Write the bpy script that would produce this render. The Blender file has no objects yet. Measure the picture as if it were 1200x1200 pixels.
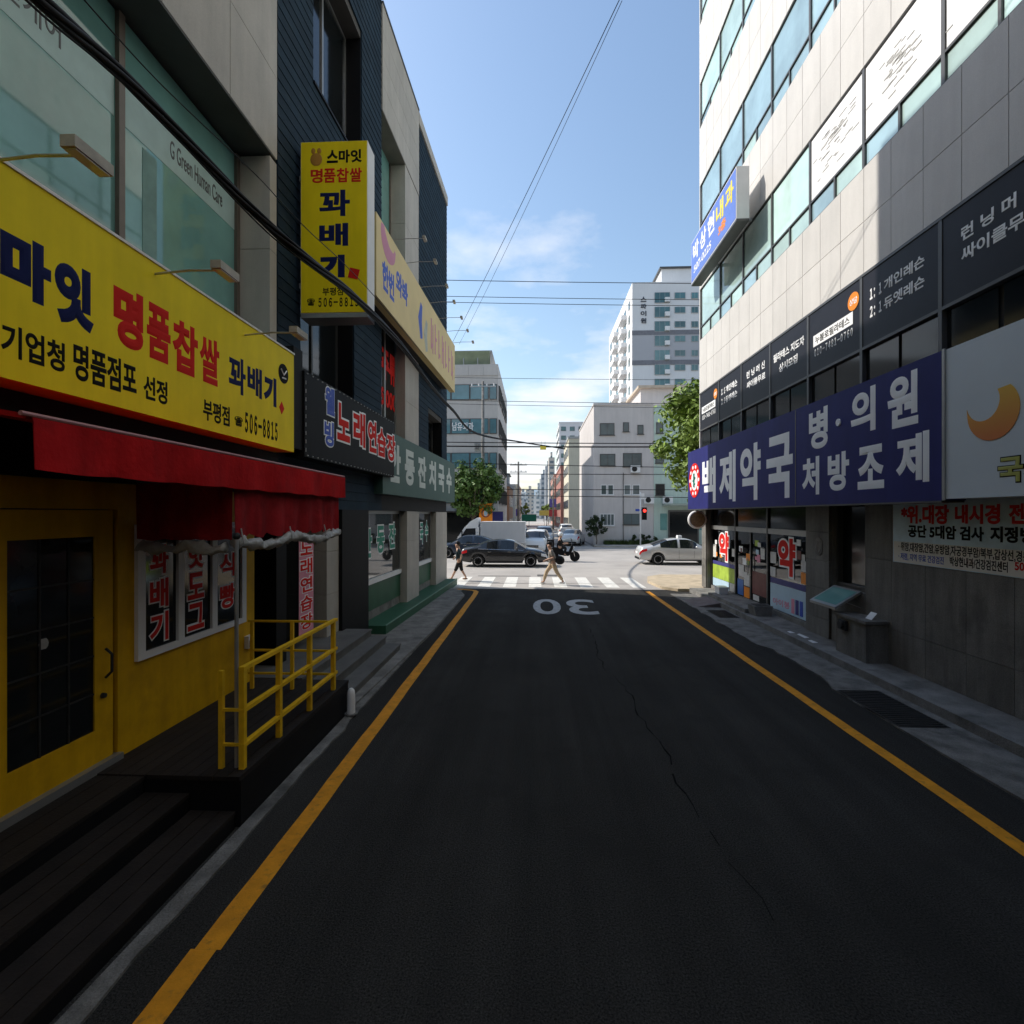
import bpy, bmesh, math, random
from mathutils import Matrix, Vector, noise as mnoise
R = random.Random(7)
scene = bpy.context.scene
C = scene.collection
# ------------------------------------------------------------------ camera, sky, sun, exposure
H = 2.8
TH = math.atan(27 / 600)                       # the alley runs 2.6 degrees right of the lens axis
cam_d = bpy.data.cameras.new('camera'); cam = bpy.data.objects.new('camera', cam_d); C.objects.link(cam)
cam.location = (0, 0, H); cam.rotation_euler = (math.radians(90), 0, TH)
cam_d.sensor_width = 36; cam_d.lens = 18; cam_d.shift_y = 3 / 1200
cam_d.clip_start = 0.05; cam_d.clip_end = 9000
scene.camera = cam
SUN_EL, SUN_AZ = math.radians(42), math.radians(18)      # sun high on the left, a little ahead
sv = Vector((-math.cos(SUN_EL) * math.cos(SUN_AZ), math.cos(SUN_EL) * math.sin(SUN_AZ), math.sin(SUN_EL)))
world = bpy.data.worlds.new('World'); scene.world = world; world.use_nodes = True
nt = world.node_tree; nt.nodes.clear()
def wn(t, **k):
    n = nt.nodes.new(t)
    for a, b in k.items(): setattr(n, a, b)
    return n
sky = wn('ShaderNodeTexSky', sky_type='NISHITA'); sky.sun_disc = False
sky.sun_elevation = SUN_EL; sky.sun_rotation = math.atan2(sv.x, sv.y)
sky.air_density = 1.5; sky.dust_density = 1.3; sky.ozone_density = 2.6; sky.altitude = 30
tc = wn('ShaderNodeTexCoord'); sep = wn('ShaderNodeSeparateXYZ'); nt.links.new(tc.outputs['Generated'], sep.inputs[0])
mx = wn('ShaderNodeMath', operation='ADD'); mx.inputs[1].default_value = 0.12; nt.links.new(sep.outputs[2], mx.inputs[0])
dx = wn('ShaderNodeMath', operation='DIVIDE'); nt.links.new(sep.outputs[0], dx.inputs[0]); nt.links.new(mx.outputs[0], dx.inputs[1])
dy = wn('ShaderNodeMath', operation='DIVIDE'); nt.links.new(sep.outputs[1], dy.inputs[0]); nt.links.new(mx.outputs[0], dy.inputs[1])
cb = wn('ShaderNodeCombineXYZ'); nt.links.new(dx.outputs[0], cb.inputs[0]); nt.links.new(dy.outputs[0], cb.inputs[1]); cb.inputs[2].default_value = 11.6
cn = wn('ShaderNodeTexNoise'); cn.inputs['Scale'].default_value = 1.5; cn.inputs['Detail'].default_value = 9; cn.inputs['Roughness'].default_value = 0.55
nt.links.new(cb.outputs[0], cn.inputs['Vector'])
cr = wn('ShaderNodeValToRGB'); cr.color_ramp.elements[0].position = 0.46; cr.color_ramp.elements[1].position = 0.66
lo = wn('ShaderNodeMapRange'); lo.inputs[1].default_value = 0.02; lo.inputs[2].default_value = 0.6; lo.inputs[3].default_value = 0.11; lo.inputs[4].default_value = -0.16   # cumulus thickens toward the horizon
nt.links.new(sep.outputs[2], lo.inputs[0]); ad = wn('ShaderNodeMath', operation='ADD'); nt.links.new(cn.outputs[0], ad.inputs[0]); nt.links.new(lo.outputs[0], ad.inputs[1])
nt.links.new(ad.outputs[0], cr.inputs[0])
cm = wn('ShaderNodeMath', operation='MULTIPLY'); cm.inputs[1].default_value = 0.85; nt.links.new(cr.outputs[0], cm.inputs[0])
mixc = wn('ShaderNodeMixRGB'); mixc.inputs[2].default_value = (5.4, 5.5, 5.8, 1)
nt.links.new(cm.outputs[0], mixc.inputs[0]); nt.links.new(sky.outputs[0], mixc.inputs[1])
bg = wn('ShaderNodeBackground'); bg.inputs[1].default_value = 0.15
wo = wn('ShaderNodeOutputWorld'); nt.links.new(mixc.outputs[0], bg.inputs[0]); nt.links.new(bg.outputs[0], wo.inputs[0])
sun_d = bpy.data.lights.new('sun', 'SUN'); sun_d.energy = 3.6; sun_d.angle = math.radians(0.53); sun_d.color = (1, .95, .88)
sun = bpy.data.objects.new('sun', sun_d); C.objects.link(sun)
sun.rotation_euler = (-sv).to_track_quat('-Z', 'Y').to_euler(); sun.location = (-30, 30, 60)
vs = scene.view_settings
vs.view_transform = 'Standard'; vs.look = 'None'; vs.exposure = 0.42; vs.gamma = 1; vs.use_curve_mapping = False
scene.render.engine = 'CYCLES'
try:
    scene.cycles.use_denoising = True; scene.cycles.max_bounces = 6; scene.cycles.diffuse_bounces = 4
    scene.cycles.glossy_bounces = 3; scene.cycles.transparent_max_bounces = 8; scene.cycles.caustics_reflective = False
except Exception: pass

# ------------------------------------------------------------------ pixel helpers (photograph pixels, 1200 x 1200)
c_, s_ = math.cos(TH), math.sin(TH)
def ray(u, v):
    a = (u - 600) / 600; b = (603 - v) / 600
    return Vector((c_ * a - s_, s_ * a + c_, b))
def gz(u, v, z=0):
    d = ray(u, v); t = (z - H) / d.z; return (d.x * t, d.y * t)
class Frame:
    def __init__(s, o=(0, 0, 0), rz=0): s.M = Matrix.Translation(o) @ Matrix.Rotation(rz, 4, 'Z'); s.I = s.M.inverted()
    def hx(s, u, v, X):          # hit the plane x = X of this frame -> (y, z)
        o = s.I @ Vector((0, 0, H)); d = s.I.to_3x3() @ ray(u, v); t = (X - o.x) / d.x; p = o + d * t; return (p.y, p.z)
    def hy(s, u, v, Y):
        o = s.I @ Vector((0, 0, H)); d = s.I.to_3x3() @ ray(u, v); t = (Y - o.y) / d.y; p = o + d * t; return (p.x, p.z)
W = Frame()
# ------------------------------------------------------------------ geometry collector
class G:
    def __init__(s): s.v = []; s.f = []
    def add(s, vs, fs):
        n = len(s.v); s.v += [tuple(p) for p in vs]; s.f += [tuple(n + i for i in f) for f in fs]; return s
    def box(s, x0, x1, y0, y1, z0, z1):
        x0, x1 = min(x0, x1), max(x0, x1); y0, y1 = min(y0, y1), max(y0, y1); z0, z1 = min(z0, z1), max(z0, z1)
        return s.add([(x0, y0, z0), (x1, y0, z0), (x1, y1, z0), (x0, y1, z0), (x0, y0, z1), (x1, y0, z1), (x1, y1, z1), (x0, y1, z1)],
                     [(0, 3, 2, 1), (4, 5, 6, 7), (0, 1, 5, 4), (1, 2, 6, 5), (2, 3, 7, 6), (3, 0, 4, 7)])
    def quad(s, *p): return s.add(p, [tuple(range(len(p)))])
    def prism(s, poly, a, b, axis='y'):
        # poly in the two other axes (in order), extruded from a to b along axis
        def P(q, t): return {'x': (t, q[0], q[1]), 'y': (q[0], t, q[1]), 'z': (q[0], q[1], t)}[axis]
        n = len(poly); vs = [P(q, a) for q in poly] + [P(q, b) for q in poly]
        return s.add(vs, [tuple(range(n))[::-1], tuple(range(n, 2 * n))] + [(i, (i + 1) % n, n + (i + 1) % n, n + i) for i in range(n)])
    def tube(s, pts, r, n=8, caps=True):
        pts = [Vector(p) for p in pts]; rs = r if isinstance(r, (list, tuple)) else [r] * len(pts)
        base = len(s.v); up = None
        for i, p in enumerate(pts):
            d = (pts[min(i + 1, len(pts) - 1)] - pts[max(i - 1, 0)]).normalized()
            if up is None: up = Vector((0, 0, 1)) if abs(d.z) < .9 else Vector((1, 0, 0))
            a = d.cross(up).normalized(); b = a.cross(d).normalized(); up = b
            for k in range(n):
                t = 2 * math.pi * k / n; s.v.append(tuple(p + (a * math.cos(t) + b * math.sin(t)) * rs[i]))
        for i in range(len(pts) - 1):
            for k in range(n): s.f.append((base + i * n + k, base + i * n + (k + 1) % n, base + (i + 1) * n + (k + 1) % n, base + (i + 1) * n + k))
        if caps: s.f.append(tuple(base + k for k in range(n))[::-1]); s.f.append(tuple(base + (len(pts) - 1) * n + k for k in range(n)))
        return s
    def lathe(s, prof, n=20, axis='z', at=(0, 0, 0), caps=True):
        base = len(s.v)
        for (r, h) in prof:
            for k in range(n):
                t = 2 * math.pi * k / n; a, b = r * math.cos(t), r * math.sin(t)
                p = {'z': (a, b, h), 'y': (a, h, b), 'x': (h, a, b)}[axis]
                s.v.append((p[0] + at[0], p[1] + at[1], p[2] + at[2]))
        for i in range(len(prof) - 1):
            for k in range(n): s.f.append((base + i * n + k, base + i * n + (k + 1) % n, base + (i + 1) * n + (k + 1) % n, base + (i + 1) * n + k))
        if caps: s.f.append(tuple(base + k for k in range(n))[::-1]); s.f.append(tuple(base + (len(prof) - 1) * n + k for k in range(n)))
        return s
    def ball(s, c, r, n=10, m=7):
        rr = r if isinstance(r, (list, tuple)) else (r, r, r); base = len(s.v)
        for i in range(1, m):
            ph = math.pi * i / m
            for k in range(n):
                t = 2 * math.pi * k / n
                s.v.append((c[0] + rr[0] * math.sin(ph) * math.cos(t), c[1] + rr[1] * math.sin(ph) * math.sin(t), c[2] + rr[2] * math.cos(ph)))
        for i in range(m - 2):
            for k in range(n): s.f.append((base + i * n + k, base + (i + 1) * n + k, base + (i + 1) * n + (k + 1) % n, base + i * n + (k + 1) % n))
        s.f.append(tuple(base + k for k in range(n))); s.f.append(tuple(base + (m - 2) * n + k for k in range(n))[::-1])
        return s
    def mesh(s, name, fix=True):
        me = bpy.data.meshes.new(name); me.from_pydata(s.v, [], s.f); me.update()
        if fix:
            bm = bmesh.new(); bm.from_mesh(me); bmesh.ops.recalc_face_normals(bm, faces=bm.faces); bm.to_mesh(me); bm.free()
        return me
# ------------------------------------------------------------------ objects
AU = {}
def tag(o, label, cat, group=None):
    o['label'] = label; o['category'] = cat
    if group: o['group'] = group
    return o
def thing(name, label, cat, loc=(0, 0, 0), rz=0, group=None, local=False):
    o = bpy.data.objects.new(name, None); C.objects.link(o); o.empty_display_size = .2
    o.location = loc; o.rotation_euler = (0, 0, rz); tag(o, label, cat, group)
    Mw = Matrix.Translation(loc) @ Matrix.Rotation(rz, 4, 'Z')
    AU[o.name] = Matrix.Identity(4) if local else Mw.inverted()
    return o
def obj(name, g, m, parent=None, smooth=False):
    me = g.mesh(name) if isinstance(g, G) else g
    o = bpy.data.objects.new(name, me); C.objects.link(o)
    if m is not None: me.materials.clear(); me.materials.append(m)
    if parent is not None:
        A = AU.get(parent.name, Matrix.Identity(4)); me.transform(A); o.parent = parent; AU[o.name] = A
    if smooth:
        me.shade_smooth() if smooth is True else me.shade_smooth()
        if smooth == 'angle':
            bm = bmesh.new(); bm.from_mesh(me)
            for e in bm.edges:
                if len(e.link_faces) == 2 and e.calc_face_angle(0) > .6: e.smooth = False
            bm.to_mesh(me); bm.free()
    return o
def struct(name, g, m): o = obj(name, g, m); o['kind'] = 'structure'; return o
BC = {}
def pbox(name, parent, m, x0, x1, y0, y1, z0, z1, bev=0):
    d = (round(abs(x1 - x0), 3), round(abs(y1 - y0), 3), round(abs(z1 - z0), 3)); key = d + (m.name, bev)
    if key not in BC:
        g = G().box(-d[0] / 2, d[0] / 2, -d[1] / 2, d[1] / 2, -d[2] / 2, d[2] / 2); me = g.mesh(name)
        if bev:
            bm = bmesh.new(); bm.from_mesh(me); bmesh.ops.bevel(bm, geom=list(bm.edges), offset=bev, segments=1, affect='EDGES'); bm.to_mesh(me); bm.free()
        me.materials.append(m); BC[key] = me
    o = bpy.data.objects.new(name, BC[key]); C.objects.link(o)
    ctr = Vector(((x0 + x1) / 2, (y0 + y1) / 2, (z0 + z1) / 2))
    if parent is not None:
        A = AU.get(parent.name, Matrix.Identity(4)); o.parent = parent; o.location = A @ ctr
        AU[o.name] = Matrix.Translation(-(A @ ctr)) @ A
    else: o.location = ctr; AU[o.name] = Matrix.Translation(-ctr)
    return o
def copy_tree(o, parent=None):
    c = o.copy(); C.objects.link(c); c.parent = parent
    for ch in list(o.children): copy_tree(ch, c)
    return c
# ------------------------------------------------------------------ materials
MT = {}
def mat(name, col, rough=.7, var=.12, scale=2.5, bump=0, bscale=60, metal=0, rand=0, spec=.25, streak=0, coat=0, speck=0, alpha=1, emit=0, stain=None, wear=0):
    if name in MT: return MT[name]
    m = bpy.data.materials.new(name); m.use_nodes = True; t = m.node_tree; N = t.nodes; L = t.links
    b = N['Principled BSDF']; col = tuple(col) + ((1,) if len(col) == 3 else ())
    b.inputs['Roughness'].default_value = rough; b.inputs['Metallic'].default_value = metal
    b.inputs['Specular IOR Level'].default_value = spec; b.inputs['Coat Weight'].default_value = coat
    b.inputs['Base Color'].default_value = col
    geo = N.new('ShaderNodeNewGeometry'); src = None
    def noise(sc, det=5, vec=None, rg=.6):
        n = N.new('ShaderNodeTexNoise'); n.inputs['Scale'].default_value = sc; n.inputs['Detail'].default_value = det; n.inputs['Roughness'].default_value = rg
        L.new(vec or geo.outputs['Position'], n.inputs['Vector']); return n.outputs[0]
    def mul(c, fac, lo, hi):
        r = N.new('ShaderNodeMapRange'); r.inputs[1].default_value = .3; r.inputs[2].default_value = .7; r.inputs[3].default_value = lo; r.inputs[4].default_value = hi
        L.new(fac, r.inputs[0]); x = N.new('ShaderNodeMixRGB'); x.blend_type = 'MULTIPLY'; x.inputs[0].default_value = 1
        if c is None: x.inputs[1].default_value = col
        else: L.new(c, x.inputs[1])
        L.new(r.outputs[0], x.inputs[2]); return x.outputs[0]
    if var: src = mul(src, noise(scale), 1 - var, 1 + var)
    if speck: src = mul(src, noise(75, 3, None, .8), 1 - speck, 1 + speck)
    if streak:
        mp = N.new('ShaderNodeMapping'); mp.inputs['Scale'].default_value = (1, 1, .12); L.new(geo.outputs['Position'], mp.inputs[0])
        src = mul(src, noise(5, 6, mp.outputs[0]), 1 - streak, 1 + streak * .3)
    if wear:                                                     # tyre tracks and drag marks along the lane
        mp = N.new('ShaderNodeMapping'); mp.inputs['Scale'].default_value = (1.5, .07, 1); L.new(geo.outputs['Position'], mp.inputs[0])
        src = mul(src, noise(1.6, 5, mp.outputs[0]), 1 - wear, 1 + wear)
    if stain:
        r = N.new('ShaderNodeMapRange'); r.inputs[1].default_value = .55; r.inputs[2].default_value = .75; L.new(noise(stain[0], 6), r.inputs[0])
        x = N.new('ShaderNodeMixRGB'); x.inputs[2].default_value = tuple(stain[1]) + (1,); L.new(r.outputs[0], x.inputs[0])
        if src is None: x.inputs[1].default_value = col
        else: L.new(src, x.inputs[1])
        src = x.outputs[0]
    if rand:
        oi = N.new('ShaderNodeObjectInfo'); r = N.new('ShaderNodeMapRange'); r.inputs[3].default_value = 1 - rand; r.inputs[4].default_value = 1 + rand
        L.new(oi.outputs['Random'], r.inputs[0]); x = N.new('ShaderNodeMixRGB'); x.blend_type = 'MULTIPLY'; x.inputs[0].default_value = 1
        if src is None: x.inputs[1].default_value = col
        else: L.new(src, x.inputs[1])
        L.new(r.outputs[0], x.inputs[2]); src = x.outputs[0]
    if src is not None: L.new(src, b.inputs['Base Color'])
    if bump:
        bn = N.new('ShaderNodeBump'); bn.inputs['Strength'].default_value = bump; bn.inputs['Distance'].default_value = .02
        L.new(noise(bscale, 4), bn.inputs['Height']); L.new(bn.outputs[0], b.inputs['Normal'])
    if alpha < 1: b.inputs['Alpha'].default_value = alpha
    if emit: b.inputs['Emission Color'].default_value = col; b.inputs['Emission Strength'].default_value = emit
    MT[name] = m; return m
def clear_glass(name, tint=(.8, .9, .88), k=.8):
    m = bpy.data.materials.new(name); m.use_nodes = True; t = m.node_tree; N = t.nodes; L = t.links; N.clear()
    o = N.new('ShaderNodeOutputMaterial'); g = N.new('ShaderNodeBsdfGlossy'); g.inputs['Roughness'].default_value = .02
    tr = N.new('ShaderNodeBsdfTransparent'); tr.inputs[0].default_value = tint + (1,)
    fr = N.new('ShaderNodeFresnel'); fr.inputs[0].default_value = 1.7
    x = N.new('ShaderNodeMixShader'); L.new(fr.outputs[0], x.inputs[0]); L.new(tr.outputs[0], x.inputs[1]); L.new(g.outputs[0], x.inputs[2]); L.new(x.outputs[0], o.inputs[0])
    MT[name] = m; return m

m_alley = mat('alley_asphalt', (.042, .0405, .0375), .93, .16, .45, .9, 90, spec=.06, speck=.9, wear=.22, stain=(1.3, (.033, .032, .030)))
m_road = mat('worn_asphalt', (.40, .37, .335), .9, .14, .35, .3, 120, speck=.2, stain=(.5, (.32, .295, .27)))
m_conc = mat('concrete', (.20, .19, .175), .9, .35, 2.8, .8, 40, speck=.3, stain=(2.0, (.08, .077, .07)))
m_conc_d = mat('dirty_concrete', (.17, .162, .148), .9, .4, 3.5, .8, 40, speck=.3, stain=(1.7, (.055, .053, .048)))
m_kerb = mat('kerb_stone', (.30, .295, .28), .85, .2, 3, .3, 60)
m_land = mat('ground_soil', (.2, .19, .17), .95, .2, .02)
m_pave = mat('pavement_block', (.36, .33, .29), .9, .15, 1.2, .3, 80)
m_tact = mat('tactile_paving', (.48, .39, .27), .85, .2, 2.5, .3, 40)
m_ylw_line = mat('yellow_road_paint', (.66, .27, .012), .7, .18, 6, .3, 90, stain=(14, (.3, .15, .03)))
m_wht_line = mat('white_road_paint', (.68, .66, .6), .75, .12, 4, .2, 90, stain=(7, (.42, .40, .37)))
m_wht_old = mat('worn_white_paint', (.40, .40, .40), .75, .2, 8, .2, 90, stain=(9, (.2, .2, .2)))
m_iron = mat('cast_iron', (.035, .034, .033), .6, .3, 8, .4, 60, metal=.4)
m_stone = mat('beige_stone', (.635, .61, .57), .55, .05, 1.2, 0, rand=.035, streak=.07, speck=.08)
m_stone_gap = mat('dark_joint', (.09, .085, .08), .9)
m_stoneL = mat('tan_stone', (.44, .405, .355), .6, .08, 1.5, 0, rand=.05, streak=.12, speck=.1)
m_stoneG = mat('grey_granite', (.19, .18, .162), .65, .2, 1.2, 0, rand=.12, streak=.4, speck=.35, stain=(1.25, (.075, .071, .062)))
m_frame = mat('bronze_aluminium', (.10, .098, .095), .4, .08, metal=.4)
m_frame_l = mat('grey_aluminium', (.35, .35, .34), .35, .08, metal=.6)
m_teal = mat('teal_window_glass', (.45, .61, .57), .06, .3, .5, spec=.7, rand=.26)
m_tealb = mat('blue_window_glass', (.33, .48, .53), .05, .35, .4, spec=.8, rand=.16)
m_tealL = mat('green_window_glass', (.16, .33, .30), .04, .25, .6, spec=.7, rand=.12)
m_film = mat('frosted_film', (.42, .56, .53), .35, .1)
m_poster = mat('white_poster_film', (.85, .85, .84), .5, .03)
m_black = mat('black_panel', (.013, .013, .019), .45, .15, 3, spec=.2)
m_dkglass = mat('dark_glass', (.010, .012, .013), .08, .2, 2, spec=.35)
m_navy = mat('navy_sign_face', (.026, .028, .15), .5, .12, 1.2, spec=.12, streak=.12)
m_signwhite = mat('sign_lettering_white', (.88, .88, .87), .5, .04)
m_ply = mat('yellow_sign_face', (.92, .72, .012), .5, .08, 1.2, spec=.1, streak=.08)
m_ywall = mat('yellow_painted_wall', (.70, .385, .006), .55, .14, 2.5, spec=.15, streak=.2, stain=(2.2, (.50, .27, .01)))
m_navytxt = mat('navy_lettering', (.012, .018, .085), .6, .03, spec=.05)
m_redtxt = mat('red_lettering', (.66, .024, .018), .6, .05, spec=.05)
m_blktxt = mat('black_lettering', (.010, .010, .010), .6, .03, spec=.05)
m_bluetxt = mat('blue_lettering', (.05, .10, .48), .5, .05)
m_red_fab = mat('red_awning_fabric', (.46, .012, .014), .85, .2, 3, .3, 25, spec=.06, streak=.3, stain=(2.5, (.26, .012, .014)))
m_vinyl = mat('grey_vinyl_sheet', (.36, .36, .35), .35, .25, 9, .6, 30)
m_wood = mat('dark_wood', (.018, .014, .012), .75, .3, 5, .3, 40, streak=.1, rand=.25)
m_blackpaint = mat('black_paint', (.008, .008, .009), .6, .2, 3, spec=.15)
m_dkblue = mat('dark_navy_siding', (.015, .030, .046), .75, .2, 2.0, .2, 50, rand=.16, spec=.12, stain=(3, (.026, .042, .056)))
m_green = mat('green_sign_face', (.058, .118, .10), .5, .08, 2)
m_greenp = mat('green_paint', (.028, .10, .055), .5, .15, 2.5, streak=.1)
m_greentxt = mat('green_lettering', (.02, .26, .17), .5, .05)
m_cream = mat('cream_sign_face', (.72, .56, .25), .5, .06, 1.2)
m_pink = mat('pink_lettering', (.60, .24, .33), .5, .05)
m_pinkb = mat('pink_banner', (.72, .28, .36), .6, .08)
m_orange = mat('orange_print', (.85, .26, .02), .5, .06)
m_ppost = mat('yellow_rail_paint', (.72, .43, .012), .5, .15, 8)
m_cable = mat('black_cable', (.008, .008, .009), .6, 0)
m_steel = mat('galvanised_steel', (.42, .42, .41), .4, .15, 5, metal=.7)
m_white = mat('white_paint', (.78, .77, .75), .5, .05)
m_tyre = mat('tyre_rubber', (.018, .018, .018), .85, .1)
m_rim = mat('alloy_rim', (.45, .45, .46), .3, .05, metal=.9)
m_chrome = mat('chrome_trim', (.7, .7, .7), .15, 0, metal=1)
m_carglass = mat('car_glass', (.012, .015, .018), .04, 0, spec=.8)
m_tail = mat('tail_lamp', (.45, .012, .014), .2, 0)
m_lamp = mat('headlamp_glass', (.7, .72, .74), .12, 0, spec=.8)
m_skin = mat('skin', (.50, .31, .22), .6, .06)
m_hair = mat('black_hair', (.012, .010, .009), .5, .1)
m_wallw = mat('pinkish_white_render', (.62, .575, .545), .85, .05, .6, .1, 40, streak=.09)
m_wallg = mat('pale_green_render', (.52, .63, .55), .85, .06, .6, .1, 40, streak=.12)
m_beige = mat('beige_wall_tile', (.53, .505, .475), .7, .06, .6, rand=.03, streak=.06)
m_brick = mat('red_brick', (.36, .17, .14), .85, .15, .8, streak=.1)  # brick red paled in the colour, in place of distance haze
m_aptw = mat('apartment_white', (.72, .72, .72), .8, .04, .2, streak=.05)
m_aptg = mat('apartment_grey', (.43, .43, .45), .8, .04, .2)
m_bark = mat('tree_bark', (.16, .13, .10), .9, .3, 6, .6, 30)
m_leaf = mat('tree_leaf', (.17, .25, .04), .55, .45, 2.5, spec=.3)
m_leafd = mat('dark_tree_leaf', (.085, .15, .03), .55, .4, 2.5, spec=.3)
m_shrub = mat('shrub_leaf', (.03, .05, .018), .6, .4, 5)
g_clear = clear_glass('shop_glass', (.62, .70, .68))
# ------------------------------------------------------------------ lettering
TXT = {}
def text_mesh(body, bev):
    if '1' in body: body = ''.join(chr(ord(ch) + 0xFEE0) if ch in '0123456789:-' else ch for ch in body)
    key = (body, bev)
    if key not in TXT:
        cu = bpy.data.curves.new('lettering', 'FONT'); cu.body = body; cu.size = 1; cu.bevel_depth = bev; cu.bevel_resolution = 0; cu.resolution_u = 5; cu.fill_mode = 'FRONT'
        to = bpy.data.objects.new('lettering', cu); C.objects.link(to); bpy.context.view_layer.update()
        me = bpy.data.meshes.new_from_object(to.evaluated_get(bpy.context.evaluated_depsgraph_get()))
        C.objects.unlink(to); bpy.data.objects.remove(to); bpy.data.curves.remove(cu)
        xs = [v.co.x for v in me.vertices]; ys = [v.co.y for v in me.vertices]; zs = [v.co.z for v in me.vertices]
        x0, x1, y0, y1, z0, z1 = min(xs), max(xs), min(ys), max(ys), min(zs), max(zs)
        for v in me.vertices: v.co = ((v.co.x - x0) / (x1 - x0), (v.co.y - y0) / (y1 - y0), (v.co.z - z0) / max(1e-6, z1 - z0))
        TXT[key] = me
    return TXT[key].copy()
def lettering(parent, body, m, plane, c, a0, a1, z0, z1, bev=.03, t=.004, name='lettering'):
    me = text_mesh(body, bev)
    def mp(p):
        x, y, z = p; a = a0 + (a1 - a0) * x; zz = z0 + (z1 - z0) * y; d = t * z
        return {'L': (c + d, a, zz), 'R': (c - d, a, zz), 'F': (a, c - d, zz), 'T': (a, zz, c + d)}[plane]
    for v in me.vertices: v.co = mp(v.co)
    bm = bmesh.new(); bm.from_mesh(me); bmesh.ops.recalc_face_normals(bm, faces=bm.faces); bm.to_mesh(me); bm.free()
    return obj(name, me, m, parent)
def pix_text(parent, F, body, m, plane, c, u0, u1, uc, vt, vb, bev=.03, t=.006, each=False, gap=.12):
    a0 = F.hx(u0, 600, c)[0]; a1 = F.hx(u1, 600, c)[0]; z1 = F.hx(uc, vt, c)[1]; z0 = F.hx(uc, vb, c)[1]
    if not each: return lettering(parent, body, m, plane, c, a0, a1, z0, z1, bev, t)
    n = len(body); w = (a1 - a0) / (n - gap * 1)
    for i, ch in enumerate(body):
        if ch != ' ': lettering(parent, ch, m, plane, c, a0 + w * i, a0 + w * (i + 1 - gap), z0, z1, bev, t, 'letter')
def outlined(parent, ch, m, mo, plane, c, a0, a1, z0, z1, bev=.03, ob=.075):
    gw = abs(a1 - a0) * .05; sg = 1 if a1 > a0 else -1; d = .0045 if plane == 'L' else -.0045
    lettering(parent, ch, mo, plane, c, a0 - sg * gw, a1 + sg * gw, z0 - (z1 - z0) * .05, z1 + (z1 - z0) * .05, ob, .004, 'letter_outline')
    lettering(parent, ch, m, plane, c + d, a0, a1, z0, z1, bev, .003, 'letter')

def smooth(P, k=6):
    P = [Vector(p) for p in P]; out = []
    for i in range(len(P) - 1):
        p0, p1, p2, p3 = P[max(i - 1, 0)], P[i], P[i + 1], P[min(i + 2, len(P) - 1)]
        for j in range(k):
            t = j / k; out.append(.5 * ((2 * p1) + (-p0 + p2) * t + (2 * p0 - 5 * p1 + 4 * p2 - p3) * t * t + (-p0 + 3 * p1 - 3 * p2 + p3) * t ** 3))
    return out + [P[-1]]
# ------------------------------------------------------------------ the setting
struct('terrain', G().box(-3000, 3000, -300, 6000, -.9, -.03), m_land)
def sheet(x0, x1, y0, y1, z): return G().quad((x0, y0, z), (x1, y0, z), (x1, y1, z), (x0, y1, z))
g = G(); n = 40
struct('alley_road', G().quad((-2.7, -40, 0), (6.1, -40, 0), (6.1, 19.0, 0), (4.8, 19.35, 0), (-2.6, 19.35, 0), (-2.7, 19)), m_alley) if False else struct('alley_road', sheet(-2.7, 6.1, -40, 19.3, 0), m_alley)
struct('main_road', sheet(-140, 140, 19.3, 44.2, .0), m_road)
struct('side_street_road', sheet(-3.2, 5.0, 44.2, 420, .0), m_road)
def line(pts, w, z, name, m):
    g = G(); pts = [Vector((p[0], p[1], 0)) for p in pts]; L_, R_ = [], []
    for i, p in enumerate(pts):
        d = (pts[min(i + 1, len(pts) - 1)] - pts[max(i - 1, 0)]).normalized(); nn = Vector((-d.y, d.x, 0))
        j = .003 * math.sin(i * 2.3) + .004 * math.sin(i * .9 + 1)
        L_.append(p + nn * (w / 2 + j)); R_.append(p - nn * (w / 2 - j * .6))
    for i in range(len(pts) - 1): g.quad((R_[i].x, R_[i].y, z), (R_[i + 1].x, R_[i + 1].y, z), (L_[i + 1].x, L_[i + 1].y, z), (L_[i].x, L_[i].y, z))
    return struct(name, g, m)
line([(-2.13, -10 + i * .4) for i in range(34)], .17, .004, 'yellow_edge_line', m_ylw_line)
line([(-2.10, 3.2 + i * .35) for i in range(43)] + [(-2.13, 18.5), (-2.25, 18.8), (-2.55, 18.98), (-2.95, 19.08)], .17, .0045, 'yellow_edge_line', m_ylw_line)
line([(4.08, -10 + i * .4) for i in range(73)], .16, .004, 'yellow_edge_line', m_ylw_line)
# cracks and patches of the alley
g = G(); p = Vector((1.35, 12.6, 0)); pts = []
for i in range(46):
    pts.append(p.copy()); p += Vector((R.uniform(-.06, .075) + .012, -.2, 0))
for i in range(len(pts) - 1):
    w0 = R.uniform(.003, .012); a, b = pts[i], pts[i + 1]
    if R.random() < .14: continue
    g.quad((a.x - w0, a.y, .003), (b.x - w0, b.y, .003), (b.x + w0, b.y, .003), (a.x + w0, a.y, .003))
struct('asphalt_crack', g, mat('crack_filler', (.011, .010, .010), .9, spec=.03))
# speed numeral, painted for drivers coming the other way
nb = thing('speed_numeral', 'worn white number 30 painted on the alley, facing the other way', 'road marking', (.9, 15.6, .004))
for ch, a0, a1 in (('3', 1.86, .98), ('0', .78, -.06)):
    lettering(nb, ch, m_wht_old, 'T', .004, a0, a1, 16.95, 14.4, .012, .003, 'numeral')
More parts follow.
